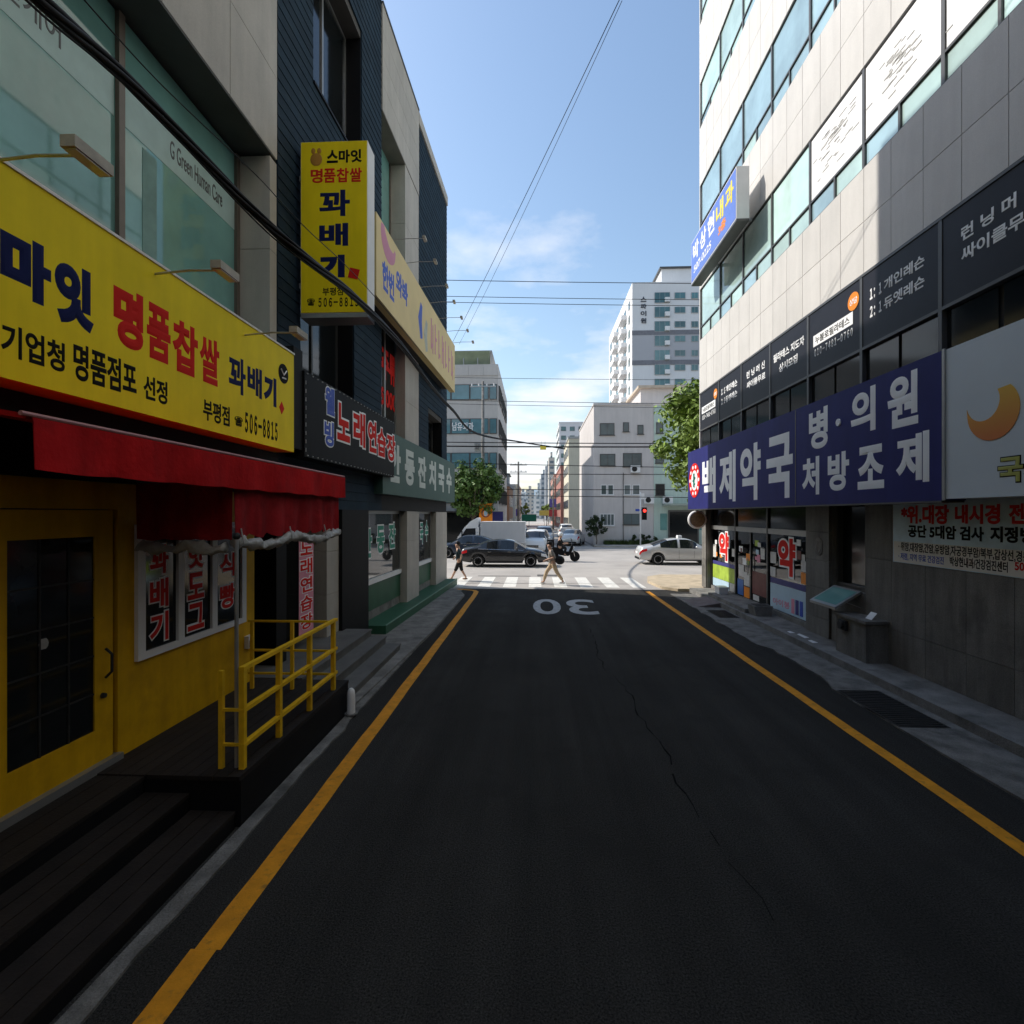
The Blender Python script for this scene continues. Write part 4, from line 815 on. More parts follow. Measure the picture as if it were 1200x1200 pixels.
# green noodle sign
gx = .22
n0 = FB.hx(455, 500, gx)[0]; n1 = FB.hx(533, 550, gx)[0]; n1 = min(n1, sE + .5)
gzz0, gzz1 = FB.hx(470, 573, gx)[1], FB.hx(470, 505, gx)[1]
gs = thing('green_noodle_sign', 'dark green noodle shop sign board with pale Korean letters', 'sign', (-3.6, 15, 3)); AU[gs.name] = Matrix.Translation((-3.6, 15, 3)).inverted() @ FB.M
obj('board', G().box(0.0, gx, n0 - .4, n1, 3.3, 4.86), m_green, gs)
m_palegrn = mat('pale_green_lettering', (.58, .62, .57), .5, .05)
w = (n1 - n0 - .3) / 6.0
for i, ch in enumerate('안동잔치국수'): lettering(gs, ch, m_palegrn, 'L', gx, n0 + .05 + i * w, n0 + .05 + (i + .72) * w, 3.62, 4.6, .05, .005, 'letter')
lettering(gs, '잔치국수 전문 칼국수 만두', m_palegrn, 'L', gx, n0 + 2.2 * w, n0 + 4.2 * w, 3.04, 3.16, .01, .004) if False else None
# cream pub sign
px_ = .5
c0_, c1_ = FB.hx(441, 300, px_)[0], FB.hx(533, 440, px_)[0]
cz0, cz1 = FB.hx(441, 346, px_)[1], FB.hx(441, 248, px_)[1]; print('cream', c0_, c1_, cz0, cz1, FB.hx(533, 467, px_), FB.hx(533, 425, px_), 'n', n0, n1, gzz0, gzz1, 'k', q0, q1, kz0, kz1, 'S', S0, S1, S2, sE, zs, win3, win2, ew)
cp = thing('cream_pub_sign', 'long cream sign board with blue and pink lettering and a pink swirl', 'sign', (-3.4, 16, 6.5)); AU[cp.name] = Matrix.Translation((-3.4, 16, 6.5)).inverted() @ FB.M
obj('board', G().box(px_ - .2, px_, c0_, c1_, cz0, cz1), m_cream, cp); obj('rear_frame', G().box(.02, px_ - .2, c0_ + .1, c1_ - .1, cz0 + .1, cz0 + .2).box(.02, px_ - .2, c0_ + .1, c1_ - .1, cz1 - .2, cz1 - .1), m_iron, cp)
def flat(o, plane_x):
    A = AU[o.name]; Ai = A.inverted()
    for v_ in o.data.vertices:
        q = Ai @ v_.co; q.x = plane_x + (q.x - plane_x) * .02; v_.co = A @ q
sw = smooth([(px_,) + FB.hx(u, v, px_) for u, v in ((448.5, 262), (449.5, 275), (452, 288), (456, 299), (461, 303), (463, 296))], 5)
o = obj('pink_swirl', G().tube(sw, [.05 + .17 * math.sin(math.pi * min(1, .1 + i / len(sw))) for i in range(len(sw))], 10), m_pink, cp); flat(o, px_ + .002)
BTX(cp, '한번', m_bluetxt, px_, 448, 462, 455, 313, 346, .05); BTX(cp, '와봐', m_bluetxt, px_, 464, 478, 470, 322, 350, .05)
for s, u0, u1, vt, vb in (('|', 481, 484, 342, 392), ):
    pass
cw = c1_ - c0_
for (a, b, z0, z1, mm) in ((.40, .46, .2, .75, m_bluetxt), (.47, .53, .1, .6, mat('faded_grey_print', (.42, .44, .38), .5, .2, 6))):
    y0, y1 = c0_ + cw * a, c0_ + cw * b; hh = cz1 - cz0
    o = obj('faded_figure', G().tube([(px_, (y0 + y1) / 2, cz0 + hh * z0), (px_, y0 + .1, cz0 + hh * (z0 + z1) / 2), (px_, (y0 + y1) / 2, cz0 + hh * z1)], [.12, .2, .1], 8), mm, cp); flat(o, px_ + .002)
for i in range(7):
    a = .56 + i * .06; y0 = c0_ + cw * a; hh = cz1 - cz0; g2 = G()
    g2.box(px_, px_ + .006, y0, y0 + .1, cz0 + hh * .25, cz0 + hh * .78).box(px_, px_ + .006, y0 + .1, y0 + .26, cz0 + hh * (.5 if i % 2 else .3), cz0 + hh * (.56 if i % 2 else .36))
    if i % 3 == 0: g2.box(px_, px_ + .0062, y0 + .22, y0 + .3, cz0 + hh * .2, cz0 + hh * .7)
    obj('faded_letter', g2, m_pink, cp)
ords = ['first', 'second', 'third', 'fourth', 'fifth', 'sixth', 'seventh']
for i, (u0, v0, u1, v1) in enumerate(((456, 267, 482, 268), (472, 307, 503, 312), (489, 340, 514, 339), (500, 366, 526, 366), (511, 388, 534, 388), (520, 406, 541, 406), (528, 421, 546, 421))):
    y, z = FB.hx(u0, v0, px_ - .1); b = FB.M @ Vector((px_ - .1, y, cz1)); d = ray(u1, v1); zt = z
    tp = FB.M @ Vector((px_ + .75, y, cz1 + .02)); arm_lamp(FB, tuple(b), tuple(tp), 'small spotlight on a pale arm, the %s along the cream sign from its pink swirl' % ords[i], 'spotlights along the cream sign', s=.7)

# ------------------------------------------------------------------ overhead cables
def cable(name, label, pts, r, n=6, grp=None, sag=0, m=m_cable):
    P = [Vector(p) for p in pts]
    if len(P) == 2 and sag is not None:
        a, b = P; P = [a.lerp(b, i / 16) - Vector((0, 0, 4 * sag * (i / 16) * (1 - i / 16))) for i in range(17)]
    o = obj(name, G().tube(P, r, n), m, None, True); tag(o, label, 'cable', grp); return o
def cpt(u, v, X): y, z = W.hx(u, v, X); return (X, y, z)
route = [(-60, -110, -3.05), (50, 2, -3.05), (160, 105, -3.08), (290, 240, -3.0), (352, 297, -2.66), (420, 352, -2.64), (470, 404, -2.75), (505, 452, -2.85), (530, 480, -3.0)]
RP = [cpt(*q) for q in route]; RP = [(p[0], p[1] - 0 if i > 0 else p[1], p[2]) for i, p in enumerate(RP)] + [(-3.0, 26.5, 7.0), (-1.0, 36, 7.9), (2.5, 43.0, 8.3)]
SP = smooth(RP)
cbn = thing('cable_bundle', 'thick bundle of black cables slung along the left facades and across the street', 'cable', tuple(SP[0]))
for k in range(5):
    a = k * 1.26; obj('strand', G().tube([p + Vector(((.03) * math.cos(a + i * .3), 0, .036 * math.sin(a + i * .3))) for i, p in enumerate(SP)], .019, 6), m_cable, cbn, True)
obj('strand', G().tube([p + Vector((0, 0, -.07 - .02 * math.sin(i * .4))) for i, p in enumerate(SP[:40])], .008, 6), m_cable, cbn, True)
cable('thin_cable', 'single thin cable above the thick bundle on the left', smooth([cpt(90, -10, -3.2), cpt(190, 100, -3.2), cpt(300, 205, -3.1), cpt(353, 262, -2.66), cpt(428, 335, -2.62), cpt(500, 420, -2.8)]), .006, 5)
cable('overhead_wire', 'long wire rising from the left corner overhead across the alley', [(-3.9, 24, 10.9), (1.67, 10, 12.85)] + [], .009, 6, None, .1); cable('overhead_wire', 'paler second wire beside the long overhead one above the alley', [(-3.6, 24.2, 10.9), (1.7, 10.1, 12.85)], .006, 5, None, .15)
cable('overhead_wire', 'wire carrying on from the overhead wire toward the beige facade', [(1.67, 10, 12.85), (5.5, -2, 14)], .009, 6, None, .05)
for i, (v0, v1, Y, r) in enumerate(((317, 329, 24, .016), (336, 348, 24, .014), (343, 355, 24, .014), (433, 441, 24, .01), (459, 469, 24, .012), (463, 474, 24.2, .010), (514, 517, 43, .04), (519, 521, 43, .06), (537, 545, 43, .03), (551, 553, 43, .03), (569, 571, 43, .03), (575, 580, 43, .03))):
    xa, za = W.hy(420, v0 - (v1 - v0) * .5, Y); xb, zb = W.hy(900, v1 + (v1 - v0) * .75, Y); lab = ['topmost', 'second', 'third', 'fourth', 'fifth', 'sixth', 'seventh', 'eighth', 'ninth', 'tenth', 'eleventh', 'lowest'][i]
    cable('street_wire', '%s wire slung across over the main road' % lab, [(xa - 12, Y, za), (xb + 12, Y, zb)], r, 5, 'wires over the main road', .25)

# ------------------------------------------------------------------ buildings across the road
class Bld: pass
def window_obj(parent, kind, x, z, w, h, Y, pane_m, frame_m, bars=1, plane='F', depth=.12, sill=True):
    """one window: frame part with pane sub-part; plane F faces -Y at y=Y, plane S faces -X at x=Y"""
    def bx(a0, a1, d0, d1, z0, z1): return (a0, a1, d0, d1, z0, z1) if plane == 'F' else (d0, d1, a0, a1, z0, z1)
    key = ('win', round(w, 2), round(h, 2), bars, plane, frame_m.name, sill)
    if key not in BC:
        g = G(); t = .06
        for q in ((-w / 2, -w / 2 + t, -.04, depth, 0, h), (w / 2 - t, w / 2, -.04, depth, 0, h), (-w / 2 + t, w / 2 - t, -.04, depth, h - t, h), (-w / 2 + t, w / 2 - t, -.04, depth, 0, t)): g.box(*bx(*q))
        for k in range(bars): xx = -w / 2 + w * (k + 1) / (bars + 1); g.box(*bx(xx - .025, xx + .025, -.03, depth, t, h - t))
        if sill: g.box(*bx(-w / 2 - .06, w / 2 + .06, -.1, -.04, -.05, .02))
        me = g.mesh('window'); me.materials.append(frame_m); BC[key] = me
        g = G().box(*bx(-w / 2 + t, w / 2 - t, -.026, -.006, t, h - t)); me2 = g.mesh('pane'); BC[key + ('p',)] = me2
    pk = key + ('p', pane_m.name)
    if pk not in BC: me = BC[key + ('p',)].copy(); me.materials.append(pane_m); BC[pk] = me
    o = bpy.data.objects.new('window', BC[key]); C.objects.link(o); o.parent = parent
    o.location = AU[parent.name] @ (Vector((x, Y, z)) if plane == 'F' else Vector((Y, x, z)))
    p = bpy.data.objects.new('pane', BC[pk]); C.objects.link(p); p.parent = o; return o
# white four-storey block
wb = thing('white_walkup_building', 'pinkish white four-storey walk-up block with a pale green stair bay', 'building', (14, 47, 0))
WX, WY, WH = 5.35, 46.9, 12.75
obj('wall', G().box(WX, 15.6, WY, 62, 0, WH), m_wallw, wb); obj('wall', G().box(16.2 + 2.4, 26, WY + .3, 62, 0, 6.8), mat('pink_render', (.62, .52, .49), .85, .06, .6), wb)
obj('stair_bay', G().box(10.75, 18.6, WY - .06, 61.5, 0, 12.6), m_wallg, wb); obj('parapet', G().box(WX - .05, 10.7, WY - .07, WY + .25, WH, WH + .18).box(WX - .05, WX + .25, WY + .25, 62, WH, WH + .18), m_wallw, wb)
obj('roof_hut', G().box(10.2, 14.5, 50, 56, WH, WH + 2.2), m_wallw, wb); obj('roof_hut_slab', G().box(9.9, 14.8, 49.6, 56.4, WH + 2.2, WH + 2.45), mat('tan_slab', (.5, .42, .33), .8), wb)
m_wp = mat('dim_window_pane', (.11, .135, .135), .12, .3, .5, spec=.7, rand=.3)
def PW(u0, u1, vt, vb, bars=1, pm=m_wp, fm=m_frame, Y=WY): 
    a, z1 = W.hy(u0, vt, Y); b, z0 = W.hy(u1, vb, Y); return window_obj(wb, '', (a + b) / 2, z0, b - a, z1 - z0, Y, pm, fm, bars)
PW(703, 720, 496, 510); PW(730, 737, 495, 506, 0); PW(747, 754, 498, 509, 0); PW(703, 721, 532, 546); PW(730, 752, 531, 547, 1)
PW(704, 711, 568, 580, 0, m_wp, m_white); PW(712, 719, 568, 580, 0, m_wp, m_white); PW(731, 739, 568, 580, 0, m_wp, m_white); PW(741, 750, 568, 580, 0, m_wp, m_white); PW(703, 720, 602, 616, 3, m_wp, m_white); PW(730, 750, 602, 615, 1); 
PW(769, 777, 495, 508, 0, m_wp, m_frame, WY - .06); PW(768, 778, 531, 543, 0, m_wp, m_frame, WY - .06); PW(768, 779, 567, 581, 0, m_dkglass, m_frame, WY - .06)
a, z1 = W.hy(796, 602, WY + .3); window_obj(wb, '', 20.0, 2.0, 1.5, 1.2, WY + .3, m_wp, m_white, 2)
en = obj('entrance', G().box(12.0, 12.12, WY - .16, WY - .07, .13, 3.2).box(14.6, 14.72, WY - .16, WY - .07, .13, 3.2).box(12.12, 14.6, WY - .16, WY - .07, 3.05, 3.2), m_frame, wb); obj('entrance_glass', G().box(12.12, 14.6, WY - .1, WY - .075, .13, 3.05), m_dkglass, en)
obj('entrance_sidelight', G().box(11.3, 11.9, WY - .1, WY - .066, 1.4, 2.9), m_tealL, en); obj('entrance_sidelight', G().box(14.8, 15.4, WY - .1, WY - .066, 1.4, 2.9), m_tealL, en); obj('entrance_canopy', G().box(11.5, 15.7, WY - 1.1, WY - .065, 3.6, 3.78), mat('green_grey_slab', (.33, .38, .33), .8), wb)
obj('drain_pipe', G().tube([(8.0, WY - .06, .1), (8.0, WY - .06, 6.6)], .03, 6), m_frame, wb)
def aircon(x, y, z, lab, grp='air conditioner units on the white block'):
    t = thing('air_conditioner', lab, 'air conditioner', (x, y, z), group=grp); obj('casing', G().box(x - .42, x + .42, y - .32, y, z, z + .62), m_white, t); obj('fan_ring', G().lathe([(.24, 0), (.24, -.02), (.05, -.025)], 18, 'y', (x - .1, y - .322, z + .31)), m_iron, t); obj('bracket', G().box(x - .4, x + .4, y - .3, y - .002, z - .05, z - .002), m_steel, t); return t
xx, z_ = W.hy(744, 554, WY); aircon(xx, WY - .045, z_, 'white air conditioner outdoor unit below a window of the white block')
for u, lab in ((761, 'white air conditioner unit at the shop-window end of the green entrance canopy'), (783, 'white air conditioner unit at the tree end of the green entrance canopy')): xx, z_ = W.hy(u, 597, WY - .6); aircon(xx, WY - .3, 3.79, lab)
nb_ = thing('house_number_plate', 'small blue plate above a ground floor window of the white block', 'sign', (9.5, WY - .02, 3.0)); obj('plate', G().box(9.1, 10.1, WY - .05, WY - .01, 3.1, 3.3), m_bluetxt, nb_); obj('plate_edge', G().box(9.08, 10.12, WY - .045, WY - .008, 3.08, 3.1), m_white, nb_)
# apartment tower
at = thing('apartment_tower', 'tall white apartment tower with a grey band and dark vertical name letters', 'building', (30, 110, 0))
AY = 100; ax0 = W.hy(741, 400, AY)[0]; ah = W.hy(741, 331, AY)[1]; ax1 = ax0 + 22
zb0, zb1 = W.hy(760, 425, AY)[1], W.hy(760, 390, AY)[1]
obj('wall', G().box(ax0, ax1, AY, 131, 0, ah), m_aptw, at); obj('grey_band', G().box(ax0 - .05, ax1, AY - .06, AY, zb0, zb1), m_aptg, at)
for z in (zb0, zb1): obj('dark_stripe', G().box(ax0 - .08, ax1, AY - .1, AY, z - .45, z + .45), mat('dark_stripe', (.2, .2, .22), .8), at)
hx0, hz0 = W.hy(778, 331, 104); obj('roof_house', G().box(ax0 + 6.3, ax0 + 14, 103, 118, ah, ah + 3.9), m_aptw, at); obj('roof_house_lid', G().box(ax0 + 5.9, ax0 + 14.4, 102.6, 118.4, ah + 3.9, ah + 4.2), m_frame, at)
m_apg = mat('apartment_glass', (.07, .17, .18), .06, .3, .3, spec=.8, rand=.3)
def AW(u0, u1, vt, vb, bars): a, z1 = W.hy(u0, vt, AY); b, z0 = W.hy(u1, vb, AY); window_obj(at, '', (a + b) / 2, z0, b - a, z1 - z0, AY - .1, m_apg, m_frame_l, bars, sill=False)
for k in range(12):
    v = 343 + k * 16.85
    AW(767, 785, v, v + 12, 2); AW(790.5, 803, v, v + 7, 1); AW(810, 818, v, v + 7, 1); AW(824, 838, v, v + 9, 1)
    xx, z_ = W.hy(781.5, v + 12, AY); pbox('condenser', at, m_white, xx - .45, xx + .45, AY - .6, AY - .12, z_ + .1, z_ + .9)
for i, ch in enumerate('스파이원'):
    xx, z_ = W.hy(754, 351 + i * 8.3, AY); lettering(at, ch, mat('slate_lettering', (.05, .055, .07), .6), 'F', AY - .12, xx - .55, xx + .55, z_ - .5, z_ + .5, .03, .03, 'letter')
for k in range(15):
    z0 = ah - 4.1 - k * 2.81
    if z0 < 3: break
    for q in range(6):
        y = AY + 3 + q * 4.9; window_obj(at, '', y, z0, 2.6 if q % 2 else 1.4, 1.5, ax0 - .06, m_apg, m_frame_l, 1, 'S', sill=False)
    if k < 14: obj('balcony', G().box(ax0 - 1.1, ax0, AY + 6.2, AY + 10.6, z0 - .7, z0 + .2), m_aptw, at); obj('balcony', G().box(ax0 - 1.1, ax0, AY + 16, AY + 20.4, z0 - .7, z0 + .2), m_aptw, at)
# beige office building on the far left corner
ob = thing('beige_office_building', 'beige tiled office building with blue ribbon windows and a rooftop shelter', 'building', (-8, 52, 0))
OX, OY = -3.42, 47.3; oh = W.hy(560, 427, OY)[1]
obj('wall', G().box(-24, OX, OY, 62, 0, oh), m_beige, ob)
m_ob = mat('office_glass', (.12, .24, .27), .06, .3, .5, spec=.8, rand=.2)
zr = [W.hy(560, v, OY)[1] for v in (468.5, 450.5, 508.5, 490.5, 549, 530.5, 590, 570)]
for k in range(4):
    z0, z1 = zr[2 * k], zr[2 * k + 1]
    for i in range(5):
        a = OX - .9 - i * 1.75; window_obj(ob, '', a - .85, z0, 1.72, z1 - z0, OY - .03, m_ob, m_frame, 0, sill=False)
    window_obj(ob, '', OX - .45, z0, .7, z1 - z0, OY - .03, m_ob, m_frame, 0, sill=False)
    for q in range(3): window_obj(ob, '', OY + 2.2 + q * 4.3, z0, 3.2, z1 - z0, OX + .03, m_ob, m_frame, 1, 'S', sill=False)
for k in range(3):
    for i in range(8): pbox('wall_panel', ob, m_beige, OX - 1.37 * (i + 1) + .01, OX - 1.37 * i - .01, OY - .06, OY - .002, oh - 1.05 - k * .95 + .01, oh - .1 - k * .95 - .01) if oh - 1.05 - k * .95 > zr[1] + .05 else None
lettering(ob, '남유외과', m_signwhite, 'F', OY - .09, W.hy(530, 500, OY)[0], W.hy(555, 500, OY)[0], zr[2] + .3, zr[3] - .35, .02, .01)
m_shel = mat('green_polycarbonate', (.30, .36, .24), .4, .2, .8, alpha=.75)
sr = obj('rooftop_shelter', G().box(-9.6, OX - .6, OY + .4, OY + 5, oh + 1.3, oh + 1.42), m_frame_l, ob); obj('shelter_sheet', G().prism([(OY + .2, oh + 1.3), (OY + .3, oh + 1.3), (OY + .95, oh + .15), (OY + .85, oh + .15)], -9.5, OX - .8, 'x'), m_shel, sr)
for i in range(5): obj('shelter_post', G().box(-9.4 + i * 1.33, -9.32 + i * 1.33, OY + .5, OY + .6, oh, oh + 1.3), m_frame_l, sr)
pbox('roof_tank', ob, m_beige, OX - 3.0, OX - 2.0, OY + 1.5, OY + 3, oh, oh + .9)
# shop row under the office: dark
obj('shop_front', G().box(-24, OX - .3, OY - .12, OY - .065, .13, 3.0), m_dkglass, ob); obj('shop_awning', G().box(-24, OX - .3, OY - 1.2, OY - .07, 3.0, 3.12), m_frame, ob)
# street beyond
def simple_block(name, label, x0, x1, y0, y1, h, m, floors, side, ncol, wm=m_wp, fm=m_frame, roof=None, front=0):
    t = thing(name, label, 'building', ((x0 + x1) / 2, (y0 + y1) / 2, 0)); obj('wall', G().box(x0, x1, y0, y1, 0, h), m, t); obj('parapet', G().box(x0 - .1, x1 + .1, y0 - .1, y1 + .1, h, h + .35), roof or m, t)
    fh = (h - .6) / floors
    for k in range(floors):
        for q in range(ncol):
            y = y0 + (y1 - y0) * (q + .5) / ncol
            if side: window_obj(t, '', y, .9 + k * fh, min(1.8, (y1 - y0) / ncol * .6), fh * .48, (x0 - .06 if side < 0 else x1 + .06), wm, fm, 1, 'S', sill=False) if side < 0 else pbox('window', t, wm, x1 - .02, x1 + .05, y - .8, y + .8, .9 + k * fh, .9 + k * fh + fh * .48)
        for q in range(front):
            x = x0 + (x1 - x0) * (q + .5) / front; window_obj(t, '', x, .9 + k * fh, (x1 - x0) / front * .55, fh * .48, y0 - .06, wm, fm, 1, sill=False)
    return t
m_creamw = mat('cream_render', (.60, .55, .43), .85, .06, .5, streak=.1); m_greyw = mat('grey_render', (.38, .38, .36), .85, .06, .5, streak=.1); m_browns = mat('brown_brick', (.27, .16, .11), .85, .1, .6)
simple_block('cream_walkup_building', 'cream walk-up with grey front wall behind the white block', 5.5, 14, 84, 98, 15.2, m_creamw, 5, -1, 4, roof=m_greyw)
simple_block('red_brick_building', 'red brick building on the right of the side street', 5.2, 13, 104, 126, 12.4, m_brick, 4, -1, 6, front=3)
simple_block('brick_house', 'orange brick walk-up farther along on the right of the side street', 4.9, 12, 130, 160, 12.6, mat('orange_brick', (.44, .24, .19), .85, .12, .6), 4, -1, 7)
simple_block('white_apartment_slab', 'white apartment slab rising over the red brick houses', 8.2, 26, 175, 195, 34, m_aptw, 11, -1, 5, m_apg, front=6)
simple_block('grey_roof_house', 'small brown brick house with grey roof beyond the office', -14, -3.3, 65, 76, 6.4, m_browns, 2, 1, 3, roof=mat('grey_roof', (.2, .22, .25), .7), front=3)
gr = thing('roof_shed', 'grey box shed on top of the small brick house', 'shed', (-5.2, 68, 6.76)); obj('shed_wall', G().box(-7.2, -3.5, 66, 71, 6.76, 8.0), mat('blue_grey_sheet', (.2, .24, .29), .6), gr); obj('shed_roof', G().box(-7.5, -3.3, 65.8, 71.2, 8.0, 8.12), m_frame, gr)
simple_block('low_shop_building', 'low grey shop building with purple shop board on the side street', -12, -3.2, 80, 104, 7.2, m_greyw, 2, 1, 5)
simple_block('tall_cream_building', 'narrow cream building at the far left of the side street', -11, -3.6, 110, 135, 9.0, m_creamw, 3, 1, 5)
def grid_mat(name, wall, glass, sx, sz):
    m = bpy.data.materials.new(name); m.use_nodes = True; t = m.node_tree; b = t.nodes['Principled BSDF']; ge = t.nodes.new('ShaderNodeNewGeometry'); mp = t.nodes.new('ShaderNodeMapping'); br = t.nodes.new('ShaderNodeTexBrick')
    mp.inputs['Rotation'].default_value = (math.radians(90), 0, 0); t.links.new(ge.outputs[0], mp.inputs[0]); t.links.new(mp.outputs[0], br.inputs[0]); br.offset = 0; br.inputs['Scale'].default_value = 1; br.inputs['Brick Width'].default_value = sx; br.inputs['Row Height'].default_value = sz; br.inputs['Mortar Size'].default_value = .75; br.inputs['Mortar Smooth'].default_value = 0
    br.inputs['Color1'].default_value = glass + (1,); br.inputs['Color2'].default_value = tuple(x * 1.4 for x in glass) + (1,); br.inputs['Mortar'].default_value = wall + (1,); t.links.new(br.outputs[0], b.inputs[0]); b.inputs['Roughness'].default_value = .7; return m
far_m = [grid_mat('far_tower_white', (.62, .62, .60), (.16, .2, .22), 3.2, 2.8), grid_mat('far_tower_beige', (.55, .50, .44), (.15, .18, .2), 3.4, 2.8), grid_mat('far_tower_grey', (.42, .44, .46), (.13, .16, .19), 3.0, 2.8)]
labs = ['pale', 'beige', 'grey', 'white', 'cream', 'bluish grey', 'light grey', 'sandy']
for i, (u0, u1, vt, Y, mi) in enumerate(((608, 618, 578, 330, 0), (616, 626, 574, 380, 1), (625, 632, 582, 300, 0), (630, 637, 566, 350, 0), (634, 641, 556, 300, 2), (639, 646, 546, 280, 2), (643, 650, 536, 260, 1), (612, 616, 585, 250, 2))):
    a, z1 = W.hy(u0, vt, Y); b, _ = W.hy(u1, vt, Y); t = thing('far_apartment_block', '%s apartment block far down the side street' % labs[i], 'building', ((a + b) / 2, Y, 0), group='far apartment blocks'); obj('wall', G().box(a, b, Y, Y + 14, 0, z1), far_m[mi], t); obj('lift_house', G().box(a + (b - a) * .35, a + (b - a) * .65, Y + 3, Y + 9, z1, z1 + 3), far_m[mi], t)
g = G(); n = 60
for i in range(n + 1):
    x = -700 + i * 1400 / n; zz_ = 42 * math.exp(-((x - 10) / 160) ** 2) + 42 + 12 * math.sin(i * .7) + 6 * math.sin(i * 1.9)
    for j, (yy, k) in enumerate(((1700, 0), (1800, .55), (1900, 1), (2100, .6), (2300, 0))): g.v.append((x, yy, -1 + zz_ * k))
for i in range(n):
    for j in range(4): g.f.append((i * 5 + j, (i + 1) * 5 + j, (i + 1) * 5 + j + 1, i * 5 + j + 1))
o = struct('hill', g, mat('hazy_wooded_hill', (.24, .31, .36), .95, .2, .02)); o.data.shade_smooth()  # distance haze painted into the hill as pale blue
# side street boards and signs
def board(name, label, x, y, z, w, h, m, post=True, txt=None):
    t = thing(name, label, 'sign', (x, y, 0 if post else z)); obj('panel', G().box(x - w / 2, x + w / 2, y, y + .12, z, z + h), m, t); obj('frame', G().box(x - w / 2 - .05, x + w / 2 + .05, y + .02, y + .1, z - .05, z).box(x - w / 2 - .05, x + w / 2 + .05, y + .02, y + .1, z + h, z + h + .05), m_frame_l, t)
    if post: obj('post', G().tube([(x, y + .06, 0), (x, y + .06, z)], .04, 8), m_steel, t)
    if txt: lettering(t, txt, m_signwhite, 'F', y - .001, x - w * .4, x + w * .4, z + h * .3, z + h * .7, .03, .01)
    return t
board('green_direction_sign', 'green board with white lines over the side street cars', W.hy(620, 610, 70)[0], 70, 1.9, 2.0, .9, mat('road_sign_green', (.02, .16, .10), .5))
t = thing('orange_banner_sign', 'orange board with a blue figure in a ring under the street tree', 'sign', (-4.0, 42.5, 0)); a, z1 = W.hy(561.5, 590, 42.5); b, z0 = W.hy(577, 613, 42.5)
obj('panel', G().box(a, b, 42.45, 42.55, z0, z1), m_orange, t); obj('post', G().tube([((a + b) / 2, 42.6, 0), ((a + b) / 2, 42.6, z1)], .05, 8), m_steel, t); obj('ring', G().lathe([(.34, 0), (.34, -.012), (.28, -.012), (.28, 0)], 24, 'y', ((a + b) / 2, 42.449, (z0 + z1) / 2), False), m_navytxt, t); obj('figure', G().ball(((a + b) / 2, 42.44, (z0 + z1) / 2), (.16, .015, .26), 10, 7), m_ltblue, t)
board('navy_shop_board', 'dark navy shop board beside the orange board', W.hy(583, 600, 44)[0], 44, W.hy(583, 612, 44)[1], .95, .9, m_purple); board('yellow_shop_board', 'yellow shop board far down the side street', 2.0, 110, 2.6, 2.2, 1.1, mat('dull_yellow', (.6, .5, .12), .5)); board('red_round_board', 'red and white shop board at the red brick building', 3.6, 103, 2.4, 1.6, 1.4, mat('dull_red', (.45, .06, .07), .5, .4, 3)); board('blue_shop_board', 'violet blue shop board on the right of the side street', 3.9, 112, 4.4, 1.5, 1.8, mat('violet_blue', (.12, .12, .38), .5, .3, 3)); board('purple_shop_board', 'purple shop board on the low grey shop', -3.0, 85, 2.6, .9, 1.1, mat('dull_purple', (.14, .09, .3), .5))
# hanging yellow warning sign over the far crossing
t = thing('hanging_road_sign', 'small yellow sign hanging from the wires over the road', 'sign', (.8, 42.9, 8)); a, z1 = W.hy(633, 522, 42.9); b, z0 = W.hy(640, 527, 42.9); obj('plate', G().box(a, b, 42.87, 42.92, z0, z1), mat('yellow_plate', (.75, .6, .08), .5), t); obj('hanger', G().box(a + .08, a + .1, 42.88, 42.9, z1, z1 + .35).box(b - .1, b - .08, 42.88, 42.9, z1, z1 + .35), m_iron, t); lettering(t, '30', m_blktxt, 'F', 42.869, a + .12, b - .12, z0 + .1, z1 - .08, .03, .004) if False else None
# utility poles
def upole(x, y, h, lab, arms=2):
    t = thing('utility_pole', lab, 'pole', (x, y, 0)); obj('shaft', G().tube([(x, y, 0), (x, y, h)], [.17, .11], 12), m_conc, t, True)
    for k in range(arms):
        z = h - .5 - k * .9; obj('crossarm', G().box(x - 1.1, x + 1.1, y - .15, y - .05, z, z + .09), m_steel, t)
        for q in (-.95, -.35, .35, .95): obj('insulator', G().lathe([(.05, z + .09), (.07, z + .14), (.04, z + .2), (.06, z + .24), (.03, z + .28)], 8, 'z', (x + q, y - .1, 0)), m_white, t)
    return t
upole(W.hy(607.5, 560, 66)[0], 66, W.hy(607, 541, 66)[1], 'concrete utility pole with crossarms beside the brown brick house'); upole(W.hy(566, 500, 43.8)[0], 43.8, W.hy(566, 447, 43.8)[1], 'tall pale utility pole in front of the beige office', 1); upole(3.4, 96, 10, 'slim utility pole near the cream walk-up on the side street', 1)
pb = thing('pole_transformer', 'pale grey transformer box on the pole before the beige office', 'transformer', (-4.2, 43.5, 8)); xx, zz_ = W.hy(562, 529, 43.5); obj('tank', G().box(xx - .42, xx + .1, 43.3, 43.62, zz_, zz_ + .7), m_vinyl, pb); obj('fins', G().box(xx - .36, xx - .3, 43.22, 43.3, zz_ + .1, zz_ + .6).box(xx - .2, xx - .14, 43.22, 43.3, zz_ + .1, zz_ + .6).box(xx - .04, xx + .02, 43.22, 43.3, zz_ + .1, zz_ + .6), m_vinyl, pb)
